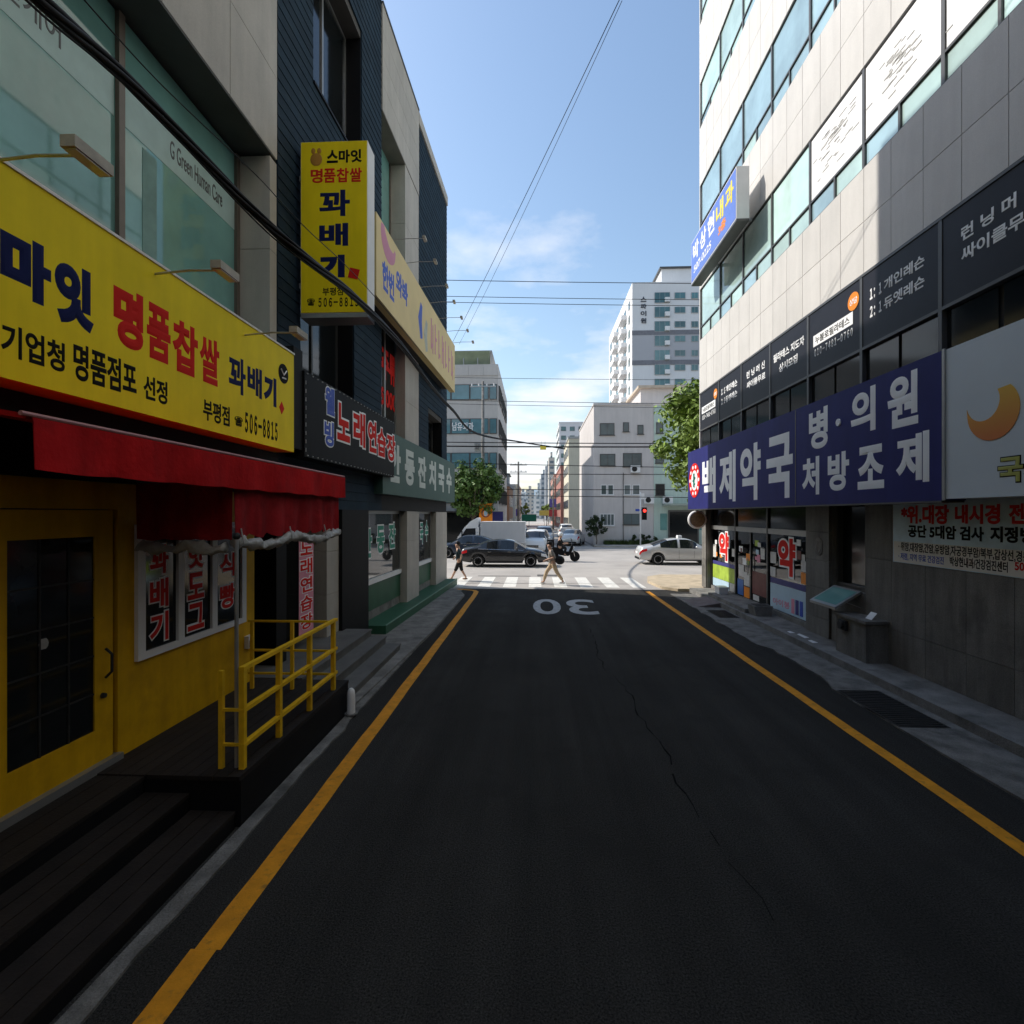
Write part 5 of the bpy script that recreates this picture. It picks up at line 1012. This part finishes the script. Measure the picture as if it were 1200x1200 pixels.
# traffic signal
ts = thing('traffic_signal', 'pedestrian signal pole showing a red light before the white block', 'traffic light', (W.hy(750.5, 640, 43.9)[0], 43.9, .13)); x = W.hy(750.5, 640, 43.9)[0]
obj('pole', G().tube([(x, 43.9, .13), (x, 43.9, 4.7)], .06, 10), m_white, ts, True); obj('signal_head', G().box(x + .12, x + .5, 43.7, 43.95, 2.35, 3.4), m_blackpaint, ts); obj('red_lamp', G().lathe([(.13, 43.695), (.13, 43.68), (.05, 43.67)], 16, 'y', (x + .31, 0, 3.12)), mat('red_signal', (.9, .03, .02), .4, 0, emit=3), ts); obj('green_lamp', G().lathe([(.13, 43.695), (.13, 43.68)], 16, 'y', (x + .31, 0, 2.66)), m_dkglass, ts); obj('visor', G().box(x + .14, x + .48, 43.55, 43.7, 3.28, 3.31), m_blackpaint, ts); obj('arm', G().box(x - .1, x + .12, 43.85, 43.9, 2.9, 2.95), m_steel, ts); obj('small_sign', G().box(x + .04, x + .32, 43.8, 43.84, 4.1, 4.6), m_white, ts)
# ------------------------------------------------------------------ trees and shrubs
def tree(name, label, x, y, z0, trunk_h, crown, leaf_m, nclump, nleaf, ls, seed, base=.12, tr=.14, grp=None):
    rr = random.Random(seed); t = thing(name, label, 'tree', (x, y, base)); cx, cy, cz, rx, ry, rz = crown
    top = Vector((cx, cy, cz + rz * .5)); g = G(); b = Vector((x, y, base)); f = Vector((x + (cx - x) * .4, y + (cy - y) * .4, trunk_h))
    g.tube([b, b.lerp(f, .5) + Vector((.05, .02, 0)), f, f.lerp(top, .6)], [tr, tr * .8, tr * .65, tr * .25], 10)
    cl = []
    while len(cl) < nclump:
        p = Vector((rr.uniform(-1, 1), rr.uniform(-1, 1), rr.uniform(-1, 1)))
        if .35 < p.length < 1: cl.append(Vector((cx + p.x * rx, cy + p.y * ry, cz + p.z * rz)))
    for k, p in enumerate(cl):
        if k % 3 == 0: m_ = f.lerp(p, .5) + Vector((0, 0, .15)); g.tube([f, m_, p], [tr * .35, tr * .22, tr * .08], 6)
    obj('trunk', g, m_bark, t, True)
    h = G()
    for p in cl:
        r0 = min(rx, ry, rz) * rr.uniform(.22, .42)
        for q in range(nleaf):
            d = Vector((rr.gauss(0, 1), rr.gauss(0, 1), rr.gauss(0, 1))).normalized() * (r0 * rr.random() ** .4); o_ = p + d
            nrm = (d.normalized() + Vector((rr.uniform(-.7, .7), rr.uniform(-.7, .7), rr.uniform(.0, 1)))).normalized(); a = nrm.cross(Vector((rr.uniform(-1, 1), rr.uniform(-1, 1), rr.uniform(-1, 1)))).normalized(); bb_ = nrm.cross(a); s = ls * rr.uniform(.6, 1.25)
            h.v += [tuple(o_ - a * s), tuple(o_ - bb_ * s * .6 + nrm * s * .1), tuple(o_ + a * s), tuple(o_ + bb_ * s * .6 + nrm * s * .1)]; n_ = len(h.v); h.f.append((n_ - 4, n_ - 3, n_ - 2, n_ - 1))
    me = h.mesh('crown', False); obj('crown', me, leaf_m, t); return t
tree('plane_tree', 'bright green broad-leaved street tree standing beside the beige clinic building', 9.6, 25.2, 0, 3.6, (8.6, 25.2, 6.6, 2.7, 2.2, 2.7), m_leaf, 95, 85, .15, 3)
tree('street_tree', 'dark bushy street tree in front of the beige office', -5.3, 42.8, 0, 2.4, (-5.1, 42.8, 5.0, 2.2, 1.8, 2.3), m_leafd, 90, 80, .15, 5)
tree('street_tree', 'second darker street tree beside the office shop fronts', -9.5, 43.2, 0, 2.4, (-9.3, 43.2, 4.8, 2.4, 1.8, 2.0), m_leafd, 60, 60, .16, 6)
tree('garden_shrub', 'dark rounded shrub at the corner of the white block', W.hy(699, 640, 46)[0], 46.1, 0, .8, (W.hy(699, 640, 46)[0], 46.0, 1.75, .95, .7, .95), m_shrub, 34, 60, .09, 8, .1, .06)
tree('garden_shrub', 'low dark bush by the entrance of the white block', 16.3, 46.2, 0, .5, (16.3, 46.2, 1.1, .9, .5, .7), m_shrub, 24, 55, .08, 9, .1, .05); tree('garden_shrub', 'low dark bush past the entrance by the granite corner', 18.5, 46.2, 0, .5, (18.5, 46.2, 1.3, .6, .5, .9), m_shrub, 20, 55, .08, 10, .1, .05); tree('garden_shrub', 'low spreading bush under the ground floor windows', 9.6, 46.2, 0, .3, (9.6, 46.2, .55, 1.3, .4, .45), m_shrub, 24, 55, .08, 11, .1, .04)
g = G(); rr = random.Random(4)
for q in range(2600):
    x = rr.uniform(6.2, 11.4); y = rr.uniform(45.7, 46.75); z = .13; hh = rr.uniform(.15, .5); a = rr.uniform(0, 6.28); dx_, dy_ = .03 * math.cos(a), .03 * math.sin(a); l = rr.uniform(-.12, .12)
    g.v += [(x - dx_, y - dy_, z), (x + dx_, y + dy_, z), (x + l, y + l * .5, z + hh)]; n_ = len(g.v); g.f.append((n_ - 3, n_ - 2, n_ - 1))
o = obj('grass_strip', g.mesh('grass_strip', False), mat('grass', (.05, .075, .02), .8, .4, 3)); o['kind'] = 'stuff'; tag(o, 'rough grass strip along the foot of the white block', 'grass')
for i in range(5):
    tree('roadside_tree', 'small %s tree far along the side street' % ['pale green', 'yellowish', 'dull green', 'dusty', 'thin'][i], [2.7, 3.6, -2.6, 3.9, 3.2][i], [120, 140, 128, 170, 200][i], 0, 2, ([2.7, 3.6, -2.6, 3.9, 3.2][i], [120, 140, 128, 170, 200][i], 4.2, 1.3, 1.3, 1.6), m_leaf, 18, 40, .2, 20 + i, 0, .1)

# ------------------------------------------------------------------ vehicles
def interp(tab, x):
    for (a, b), (c, d) in zip(tab[:-1], tab[1:]):
        if x <= c: t = (x - a) / (c - a); return b + (d - b) * t
    return tab[-1][1]
SEDAN = dict(L=4.75, w=.91, r=.325, ax=(-1.38, 1.42), top=[(-2.375, .52), (-2.36, .86), (-2.25, 1.0), (-1.85, 1.06), (-1.6, 1.10), (-.85, 1.39), (-.35, 1.46), (.2, 1.455), (.5, 1.40), (1.25, .99), (1.7, .93), (2.1, .84), (2.3, .72), (2.36, .58), (2.375, .48)], cab=(-1.68, 1.2), roof=(-.8, .42), belt=[(-2.375, .80), (-1.7, .98), (1.2, .90), (2.375, .66)])
SUV = dict(L=4.6, w=.94, r=.36, ax=(-1.3, 1.38), top=[(-2.3, .6), (-2.28, 1.05), (-2.1, 1.35), (-1.75, 1.62), (-1.2, 1.68), (0, 1.70), (.45, 1.64), (1.2, 1.14), (1.8, 1.06), (2.15, .95), (2.27, .78), (2.3, .55)], cab=(-2.12, 1.2), roof=(-1.75, .42), belt=[(-2.3, .95), (-1.9, 1.06), (1.2, 1.02), (2.3, .78)])
def car(name, label, P, paint, x, y, rz, grp='cars on the roads', taxi=False, glass=m_carglass, plate=True):
    t = thing(name, label, 'car', (x, y, .0), rz, grp, local=True); L = P['L']; Ns = 72; N2 = 9; xs = [-L / 2 + L * i / (Ns - 1) for i in range(Ns)]
    tops = [interp(P['top'], a) for a in xs]
    tops = [sum(tops[max(0, i - 1):i + 2]) / len(tops[max(0, i - 1):i + 2]) for i in range(Ns)]
    grid = []
    for a, zt in zip(xs, tops):
        e = abs(a) / (L / 2); w = P['w'] * (1 - .2 * e ** 5); zb = .22 + .1 * e ** 6
        for axl in P['ax']:
            d = abs(a - axl); rr_ = P['r'] + .06
            if d < rr_: zb = max(zb, P['r'] + math.sqrt(rr_ * rr_ - d * d))
        bl = min(interp(P['belt'], a), zt - .06); bl = max(bl, zb + .04)
        cabin = P['cab'][0] < a < P['cab'][1]; k = min(1, max(0, (zt - bl - .06) / .3)) if cabin else 0
        wr = w - .07 - .20 * k
        z3 = max(zb + .02, bl - .14); z2 = max(zb + .01, min(.42, z3 - .02))
        sec = [(0, min(zb, .25)), (w - .1, zb), (w - .02, max(zb + .005, .3)), (w, z2 + .03), (w + .004, z3), (w - .035, bl), (wr, zt - .05 - .02 * (1 - k)), (wr * .78, zt - .008), (0, zt + .015)]
        if zb > .3: sec[0] = (0, .3)
        grid.append(sec)
    def patch(i0, i1, j0, j1, side, off=0.0):
        g = G(); idx = {}
        for i in range(i0, i1 + 1):
            for j in range(j0, j1 + 1):
                yy, zz = grid[i][j]; idx[i, j] = len(g.v); g.v.append((xs[i], side * yy, zz))
        for i in range(i0, i1):
            for j in range(j0, j1): g.f.append((idx[i, j], idx[i + 1, j], idx[i + 1, j + 1], idx[i, j + 1]))
        if off:
            me = g.mesh('tmp', False); ns = [v.normal.copy() for v in me.vertices]
            for q, nn in enumerate(ns):
                p = Vector(g.v[q]); out = Vector((p.x * .15, p.y, p.z - .6)); nn = nn if nn.dot(out) > 0 else -nn; g.v[q] = tuple(p + nn * off)
        return g
    g = G()
    for sd in (1, -1):
        q = patch(0, Ns - 1, 0, N2 - 1, sd); g.add(q.v, q.f)
        for i in (0, Ns - 1): g.add([(xs[i], sd * yy, zz) for yy, zz in grid[i]], [tuple(range(N2))])
    me = g.mesh('body'); bm = bmesh.new(); bm.from_mesh(me); bmesh.ops.remove_doubles(bm, verts=bm.verts, dist=.002); bmesh.ops.recalc_face_normals(bm, faces=bm.faces); bm.to_mesh(me); bm.free(); obj('body', me, paint, t, True)
    def ix(a): return min(range(Ns), key=lambda i: abs(xs[i] - a))
    c0, c1 = P['cab']; r0, r1 = P['roof']
    for sd in (1, -1):
        for (a, b) in ((c0 + .42, -.28), (-.2, c1 - .42)): obj('side_window', patch(ix(a), ix(b), 5, 6, sd, .006), glass, t, True)
        obj('window_trim', G().tube([(xs[i], sd * (grid[i][5][0] + .008), grid[i][5][1]) for i in range(ix(c0 + .3), ix(c1 - .1))], .010, 5), m_chrome, t)
        obj('headlight', patch(ix(L / 2 - .42), ix(L / 2 - .08), 4, 5, sd, .008), m_lamp, t, True); obj('taillight', patch(ix(-L / 2 + .02), ix(-L / 2 + .38), 4, 5, sd, .008), m_tail, t, True)
        for hx_ in (-.75, .3): obj('door_handle', G().box(hx_ - .1, hx_ + .08, sd * (P['w'] + .004), sd * (P['w'] + .022), .80, .825), m_chrome if not taxi else paint, t)
        obj('mirror', G().ball((c1 - .5, sd * (P['w'] + .09), grid[ix(c1 - .5)][5][1] + .09), (.07, .1, .07), 10, 7), paint, t, True)
        obj('door_gap', G().box(-.245, -.235, sd * (P['w'] + .0005), sd * (P['w'] + .006), .36, .84).box(c1 - .62, c1 - .61, sd * (P['w'] + .0005), sd * (P['w'] + .006), .4, .8), m_blackpaint, t)
        obj('sill_trim', G().box(P['ax'][0] + .42, P['ax'][1] - .42, sd * (P['w'] - .03), sd * (P['w'] + .004), .235, .27), m_blackpaint, t)
        for axl in P['ax']:
            wt = sd * (P['w'] - .12); r = P['r']
            w_ = obj('wheel', G().lathe([(r * .62, -.1), (r * .94, -.1), (r, -.06), (r, .06), (r * .94, .1), (r * .62, .1)], 24, 'y', (axl, wt, r)), m_tyre, t, 'angle')
            gg = G().lathe([(r * .66, .07), (r * .66, .10), (r * .6, .104), (r * .58, .07)], 24, 'y', (0, 0, 0), False); gg.v = [(axl + p[0], wt + sd * p[1], r + p[2]) for p in gg.v]
            for k in range(5):
                an = 2 * math.pi * k / 5; ca, sa = math.cos(an), math.sin(an); ps = [(axl + ca * q - sa * o_, wt + sd * .1, r + sa * q + ca * o_) for q, o_ in ((.03, -.035), (r * .62, -.025), (r * .62, .025), (.03, .035))]; gg.add(ps + [(p[0], wt + sd * .085, p[2]) for p in ps], [(0, 1, 2, 3), (4, 7, 6, 5), (0, 4, 5, 1), (1, 5, 6, 2), (2, 6, 7, 3), (3, 7, 4, 0)])
            obj('rim', gg, m_rim, w_); obj('hub_shadow', G().lathe([(r * .6, 0), (r * .6, .02)], 18, 'y', (axl, wt + sd * .06 - .01, r)), m_blackpaint, w_)
    for nm, a, b in (('windscreen', r1 + .1, c1 + .06), ('rear_window', c0 + .06 if P is SEDAN else c0 + .02, r0 - .06)):
        g = G()
        for sd in (1, -1): q = patch(ix(a), ix(b), 6, 8, sd, .006); g.add(q.v, q.f)
        obj(nm, g, glass, t, True)
    obj('grille', G().box(L / 2 - .03, L / 2 + .012, -.42, .42, .5, .66), m_blackpaint, t); obj('grille_bar', G().box(L / 2 + .012, L / 2 + .02, -.4, .4, .57, .59), m_chrome, t)
    obj('number_plate', G().box(L / 2 + .008, L / 2 + .022, -.26, .26, .36, .47), m_white, t); obj('number_plate', G().box(-L / 2 - .02, -L / 2 + .005, -.26, .26, .6, .71), m_white, t)
    obj('lower_bumper', G().box(L / 2 - .06, L / 2 + .005, -.6, .6, .26, .34).box(-L / 2 - .004, -L / 2 + .06, -.6, .6, .28, .4), m_blackpaint, t)
    if taxi: tb = obj('taxi_light', G().prism([(-.2, 1.475), (.2, 1.475), (.15, 1.62), (-.15, 1.62)], -.11, .11, 'x'), m_white, t)
    return t
m_pblack = mat('black_car_paint', (.012, .013, .015), .25, 0, coat=.6, spec=.5); m_pwhite = mat('white_car_paint', (.72, .72, .70), .3, .02, coat=.5); m_psilver = mat('silver_car_paint', (.58, .57, .55), .3, .02, metal=.35, coat=.5); m_pgrey = mat('grey_car_paint', (.22, .23, .24), .3, 0, metal=.4, coat=.5); m_pblue = mat('dark_blue_car_paint', (.02, .03, .05), .3, 0, coat=.6)
cx_, cy_ = gz(591, 664); car('sedan_car', 'black sedan crossing the junction in front of the white box truck', SEDAN, m_pblack, cx_, 28.0, 0)
car('taxi_car', 'silver white taxi sedan with a roof light passing the granite corner', SEDAN, m_psilver, 8.2, 29.6, 0, taxi=True)
car('sedan_car', 'dark blue sedan half hidden behind the walking man and the black sedan', SEDAN, m_pblue, W.hy(552, 640, 33.5)[0], 33.5, math.pi)
car('suv_car', 'white sport utility car facing the alley behind the black sedan', SUV, m_pwhite, W.hy(627, 640, 37)[0] + .1, 38.0, math.radians(-97))
car('suv_car', 'light grey sport utility car queued behind the white one', SUV, m_psilver, W.hy(634, 640, 50)[0] + .3, 49, math.radians(-92)); car('sedan_car', 'silver sedan parked at the corner of the white block', SEDAN, m_psilver, 3.5, 47.5, math.radians(78)); car('sedan_car', 'grey sedan farther along on the left of the side street', SEDAN, m_pgrey, -1.4, 52, math.radians(-90)); car('suv_car', 'white car parked deep in the side street by the brick house', SUV, m_pwhite, 3.7, 62, math.radians(90)); car('sedan_car', 'dark sedan parked by the low grey shop', SEDAN, m_pblue, -2.0, 74, math.radians(90))
# box truck facing left
tx, ty = W.hy(585, 640, 36.5)[0], 36.5
tk = thing('box_truck', 'white box truck with a plain pale grey cargo box', 'truck', (tx, ty, 0), math.pi, None, local=True)
zb1_ = W.hy(585, 612, 36.5 - .95)[1]
obj('cargo_box', G().box(-1.85, 1.25, -.95, .95, .85, zb1_), mat('truck_box_grey', (.52, .53, .54), .45, .03, streak=.05), tk); obj('box_frame', G().box(-1.88, 1.28, -.965, .965, zb1_, zb1_ + .04).box(-1.88, 1.28, -.965, .965, .81, .85).box(-1.89, -1.85, -.965, .965, .85, zb1_), m_white, tk)
obj('chassis', G().box(-1.9, 2.9, -.4, .4, .5, .7), m_iron, tk)
obj('cab', G().prism([(1.35, .45), (2.95, .45), (3.0, .95), (2.85, 1.2), (2.35, 1.95), (1.45, 2.0), (1.35, 1.9)], -.86, .86, 'y'), m_white, tk); obj('wind_deflector', G().prism([(1.4, 2.0), (2.3, 1.97), (2.0, 2.3), (1.5, 2.58), (1.4, 2.55)], -.8, .8, 'y'), m_white, tk)
for sd in (-1, 1): obj('side_window', G().prism([(1.6, 1.25), (2.62, 1.25), (2.26, 1.82), (1.6, 1.85)], sd * .862, sd * .87, 'y'), m_carglass, tk); obj('mirror', G().box(2.5, 2.56, sd * .95, sd * 1.1, 1.3, 1.65), m_blackpaint, tk); obj('headlight', G().box(2.93, 3.01, sd * .5, sd * .8, .7, .88), m_lamp, tk)
obj('windscreen', G().quad((2.86, -.78, 1.24), (2.86, .78, 1.24), (2.4, .74, 1.9), (2.4, -.74, 1.9)), m_carglass, tk)
for ax_ in (-1.0, 2.1):
    for sd in (-1, 1): w_ = obj('wheel', G().lathe([(.2, -.1), (.33, -.1), (.35, 0), (.33, .1), (.2, .1)], 20, 'y', (ax_, sd * .75, .35)), m_tyre, tk, 'angle'); obj('rim', G().lathe([(.2, -.02), (.2, .02), (.08, .03)], 16, 'y', (ax_, sd * .85, .35)), m_rim, w_)

# ------------------------------------------------------------------ people
def skin(name, verts, edges, m, parent, sub=2, root=0):
    me = bpy.data.meshes.new(name); me.from_pydata([v[:3] for v in verts], edges, []); o = bpy.data.objects.new(name, me); C.objects.link(o)
    sm = o.modifiers.new('s', 'SKIN'); sm.use_smooth_shade = True; sm.branch_smoothing = .4
    if not me.skin_vertices:
        bpy.context.view_layer.objects.active = o
        bm = bmesh.new(); bm.from_mesh(me); bm.verts.layers.skin.verify(); bm.to_mesh(me); bm.free()
    for i, v in enumerate(verts):
        r = v[3]; r = r if isinstance(r, tuple) else (r, r); r = (r[0] * 1.16, r[1] * 1.16); me.skin_vertices[0].data[i].radius = r; me.skin_vertices[0].data[i].use_root = (i == root)
    ss = o.modifiers.new('u', 'SUBSURF'); ss.levels = sub; ss.render_levels = sub
    bpy.context.view_layer.update(); out = bpy.data.meshes.new_from_object(o.evaluated_get(bpy.context.evaluated_depsgraph_get())); bpy.data.objects.remove(o)
    out.shade_smooth(); return obj(name, out, m, parent, True)
def person(label, x, y, rz, h, pose, shirt_m, trouser_m, shoe_m, sleeve=.5, leg=1.0, lean=.04, extra=None, base=.005):
    """local: +x forward, z up, height h; pose gives foot, knee, elbow and hand points for near (n) and far (f) sides"""
    t = thing('person', label, 'person', (x, y, base), rz, None, local=True); S = h / 1.72
    def P(a, b, c, r): return (a * S, b * S, c * S, r * S if not isinstance(r, tuple) else tuple(q * S for q in r))
    hip, ch, nk = (0, 0, .93), (lean, 0, 1.28), (lean * 1.5, 0, 1.46)
    V = [P(*hip, (.115, .15)), P(lean * .5, 0, 1.1, (.10, .135)), P(*ch, (.11, .165)), P(*nk, .055), P(lean * 1.8 + .02, 0, 1.55, .092), P(lean * 2 + .015, 0, 1.66, (.098, .086))]; E_ = [(0, 1), (1, 2), (2, 3), (3, 4), (4, 5)]
    SH, TR = [], []
    for sd, key in ((1, 'n'), (-1, 'f')):
        el, ha = pose['el' + key], pose['ha' + key]; kn, ft = pose['kn' + key], pose['ft' + key]
        b = len(V); shd = (lean * 1.2, sd * .19, 1.40)
        V += [P(*shd, .055), P(el[0], el[1] * sd, el[2], .04), P(ha[0], ha[1] * sd, ha[2], .028)]; E_ += [(2, b), (b, b + 1), (b + 1, b + 2)]
        d = (Vector(ha) - Vector(el)).normalized(); 
        V += [P(ha[0] + d.x * .05, (ha[1]) * sd, ha[2] + d.z * .05, (.036, .018))]; E_ += [(b + 2, b + 3)]; pm = b + 3
        for k in range(5):
            off = (k - 2) * .014; ln = [.045, .07, .078, .07, .055][k]; px, py, pz = ha[0] + d.x * (.05 + ln), ha[1] * sd - .01 * sd, ha[2] + d.z * (.05 + ln); side = Vector((-d.z, 0, d.x)) * off * (1.8 if k == 0 else 1.2)
            V += [P(px + side.x, py, pz + side.z, .0075)]; E_ += [(pm, len(V) - 1)]
        b = len(V); V += [P(0, sd * .09, .88, .088), P(kn[0], kn[1] * sd, kn[2], .055), P(ft[0], ft[1] * sd, ft[2], .038), P(ft[0] + ft[3], ft[1] * sd, max(.03, ft[2] - .06 + ft[4]), (.035, .03))]; E_ += [(0, b), (b, b + 1), (b + 1, b + 2), (b + 2, b + 3)]
        elb = Vector(shd).lerp(Vector((el[0], el[1] * sd, el[2])), min(1, sleeve * 2)); SH.append((shd, tuple(elb), (ha, sleeve, sd, el)))
        TR.append(((0, sd * .09, .88), (kn[0], kn[1] * sd, kn[2]), (ft[0], ft[1] * sd, ft[2] + .02)))
        sh = G().ball((0, 0, 0), (.125 * S, .045 * S, .045 * S), 12, 8); ang = -ft[4] * 3; ca, sa = math.cos(ang), math.sin(ang); fx, fy, fz = (ft[0] + .05) * S, ft[1] * sd * S, (ft[2] - .05) * S
        sh.v = [(fx + p[0] * ca + p[2] * sa, fy + p[1], max(.0, fz + p[2] * ca - p[0] * sa)) for p in sh.v]; obj('shoe', sh, shoe_m, t, True)
    skin('body', V, E_, m_skin, t)
    vs_ = [P(0, 0, .82, (.15, .175)), P(lean * .5, 0, 1.08, (.14, .165)), P(*ch, (.14, .185)), P(lean * 1.4, 0, 1.42, .075)]; ed = [(0, 1), (1, 2), (2, 3)]
    for shd, elb, (ha, sl, sd, el) in SH: b = len(vs_); vs_ += [P(*shd, .075), P(*elb, .062)]; ed += [(2, b), (b, b + 1)]
    skin('shirt', vs_, ed, shirt_m, t)
    vs_ = [P(0, 0, .95, (.135, .165)), P(0, 0, .86, (.13, .16))]; ed = [(0, 1)]
    for hp, kn, an in TR:
        b = len(vs_); vs_ += [P(*hp, .10), P(*kn, .072)]; ed += [(1, b), (b, b + 1)]
        if leg > .5: e_ = Vector(kn).lerp(Vector(an), (leg - .5) * 2); vs_ += [P(*e_, .056)]; ed += [(b + 1, b + 2)]
    skin('trousers', vs_, ed, trouser_m, t)
    hc = (lean * 2 + .0, 0, 1.66); hr = G().ball((hc[0] * S - .012, 0, hc[2] * S + .015), (.125 * S, .105 * S, .112 * S), 14, 10); hr.v = [p if not (p[0] > hc[0] * S + .03 and p[2] < hc[2] * S + .02) else (hc[0] * S + .03, p[1] * .95, p[2]) for p in hr.v]; hr.ball((hc[0] * S - .06, 0, hc[2] * S - .07), (.05 * S, .08 * S, .08 * S), 12, 8); obj('hair', hr, m_hair, t, True)
    obj('nose', G().ball((hc[0] * S + .105 * S, 0, hc[2] * S - .03), (.018 * S, .012 * S, .022 * S), 8, 6), m_skin, t, True)
    for sd in (-1, 1): obj('eye', G().ball((hc[0] * S + .088 * S, sd * .032 * S, hc[2] * S), .010 * S, 8, 6), m_hair, t); obj('ear', G().ball((hc[0] * S, sd * .086 * S, hc[2] * S - .02), (.02 * S, .012 * S, .03 * S), 8, 6), m_skin, t)
    obj('mouth', G().ball((hc[0] * S + .093 * S, 0, hc[2] * S - .065), (.006, .022 * S, .006), 8, 5), mat('lip', (.35, .12, .1), .5), t)
    return t
walkA = dict(eln=(-.12, .24, 1.14), han=(-.06, .25, .90), elf=(.10, .23, 1.15), haf=(.26, .22, 1.0), knn=(-.10, .09, .50), ftn=(-.42, .09, .14, .11, -.0), knf=(.24, .09, .52), ftf=(.22, .09, .085, .13, .0))
walkB = dict(eln=(-.02, .23, 1.12), han=(.27, .2, 1.02), elf=(-.02, .23, 1.12), haf=(.30, .15, .98), knn=(-.16, .09, .50), ftn=(-.42, .09, .13, .11, .0), knf=(.26, .09, .52), ftf=(.38, .09, .10, .12, .03))
m_shA = mat('teal_black_shirt', (.022, .04, .048), .8, .2, 9); m_shB = mat('grey_brown_shirt', (.26, .235, .205), .8, .1, 9); m_tan = mat('tan_trousers', (.50, .38, .245), .8, .08, 7); m_blkc = mat('black_cloth', (.014, .014, .015), .8, .1, 8); m_sandal = mat('sandal_tan', (.25, .16, .11), .7)
walkA2 = dict(walkA, knn=(.16, .09, .5), ftn=(.36, .09, .10, .11, .02), knf=(-.06, .09, .49), ftf=(-.28, .09, .12, .11, .0))
xA, yA_ = gz(538, 681); person('walking person in a dark T-shirt and black shorts carrying a phone in hand', xA, 21.6, math.pi, 1.62, walkA2, m_shA, m_blkc, m_sandal, .45, .62, .05)
ph_ = thing('held_phone', 'dark phone held by the walking person in black shorts', 'phone', (xA + .06, 21.38, .80)); obj('phone_case', G().box(xA + .02, xA + .1, 21.35, 21.362, .74, .88), m_blackpaint, ph_); obj('phone_screen', G().box(xA + .028, xA + .092, 21.347, 21.35, .75, .87), m_dkglass, ph_)
xB, yB_ = gz(648, 685); pB = person('walking person in a grey-brown T-shirt and tan trousers holding both hands forward', xB, 20.5, math.pi, 1.68, walkB, m_shB, m_tan, m_white, .45, .95, .07)
bg_ = thing('shoulder_bag', 'round black shoulder bag behind the person in tan trousers', 'bag', (xB + .28, 20.3, .95)); obj('bag_body', G().ball((xB + .27, 20.38, .98), (.19, .12, .17), 14, 10), m_blkc, bg_, True); obj('strap', G().tube([(xB + .2, 20.36, 1.1), (xB + .0, 20.33, 1.36), (xB - .08, 20.42, 1.44), (xB - .04, 20.55, 1.38), (xB + .16, 20.52, 1.12)], .014, 6), m_blkc, bg_)
# motorcycle with rider, heading right
mx_, my_ = W.hy(661, 640, 30.7)[0], 30.7
mo = thing('motorcycle', 'black delivery motorcycle with a rear box stopped in the junction', 'motorcycle', (mx_, my_, 0), 0, None, local=True)
for ax_ in (-.62, .64):
    w_ = obj('wheel', G().lathe([(.2, -.05), (.27, -.055), (.30, 0), (.27, .055), (.2, .05)], 24, 'y', (ax_, 0, .30)), m_tyre, mo, True); gg = G().lathe([(.2, -.03), (.2, .03), (.17, .03), (.17, -.03)], 22, 'y', (ax_, 0, .3), False).lathe([(.04, -.05), (.04, .05)], 10, 'y', (ax_, 0, .3))
    for k in range(5): a = k * 1.2566; gg.tube([(ax_ + .03 * math.cos(a), 0, .3 + .03 * math.sin(a)), (ax_ + .18 * math.cos(a), 0, .3 + .18 * math.sin(a))], .012, 5)
    obj('rim', gg, m_rim, w_)
obj('body_shell', G().prism([(-.75, .55), (-.2, .38), (.25, .33), (.42, .45), (.55, .95), (.45, 1.02), (.28, .6), (.0, .58), (-.1, .74), (-.75, .8)], -.15, .15, 'y'), m_blackpaint, mo); obj('seat', G().prism([(-.7, .78), (-.05, .74), (-.12, .82), (-.68, .86)], -.14, .14, 'y'), m_blkc, mo)
obj('fork', G().tube([(.64, -.07, .3), (.48, -.07, .95)], .022, 8).tube([(.64, .07, .3), (.48, .07, .95)], .022, 8), m_chrome, mo); obj('handlebar', G().tube([(.4, -.34, 1.06), (.46, -.1, 1.02), (.46, .1, 1.02), (.4, .34, 1.06)], .014, 6), m_iron, mo); obj('windshield', G().prism([(.5, .98), (.53, .98), (.42, 1.38), (.4, 1.38)], -.18, .18, 'y'), m_carglass, mo); obj('front_fender', G().prism([(.42, .5), (.6, .64), (.82, .55), (.84, .5), (.62, .6), (.46, .46)], -.07, .07, 'y'), m_blackpaint, mo); obj('headlight', G().ball((.56, 0, .86), (.06, .09, .07)), m_lamp, mo); obj('rear_box', G().box(-1.02, -.6, -.24, .24, .88, 1.3), m_blackpaint, mo); obj('exhaust', G().tube([(-.1, -.17, .28), (-.7, -.19, .36)], .045, 8), m_iron, mo); obj('kickstand', G().tube([(0, .12, .35), (-.06, .25, .01)], .012, 5), m_iron, mo)
ride = dict(eln=(.22, .26, 1.12), han=(.44, .3, 1.13), elf=(.22, .26, 1.12), haf=(.44, .3, 1.13), knn=(.42, .17, .86), ftn=(.32, .18, .47, .12, .0), knf=(.42, .17, .86), ftf=(.32, .18, .47, .12, .0))
rd = person('motorcycle rider in black with a white helmet', mx_ - .3, my_, 0, 1.7, ride, m_blkc, m_blkc, m_blkc, .98, 1.0, .05, base=-.03)
hl = thing('white_helmet', 'white open helmet worn by the motorcycle rider', 'helmet', (mx_ - .2, my_, 1.6)); obj('shell', G().ball((mx_ - .2, my_, 1.63), (.155, .14, .15), 16, 11), m_white, hl, True); obj('visor', G().ball((mx_ - .14, my_, 1.62), (.11, .11, .08), 14, 9), m_carglass, hl, True)
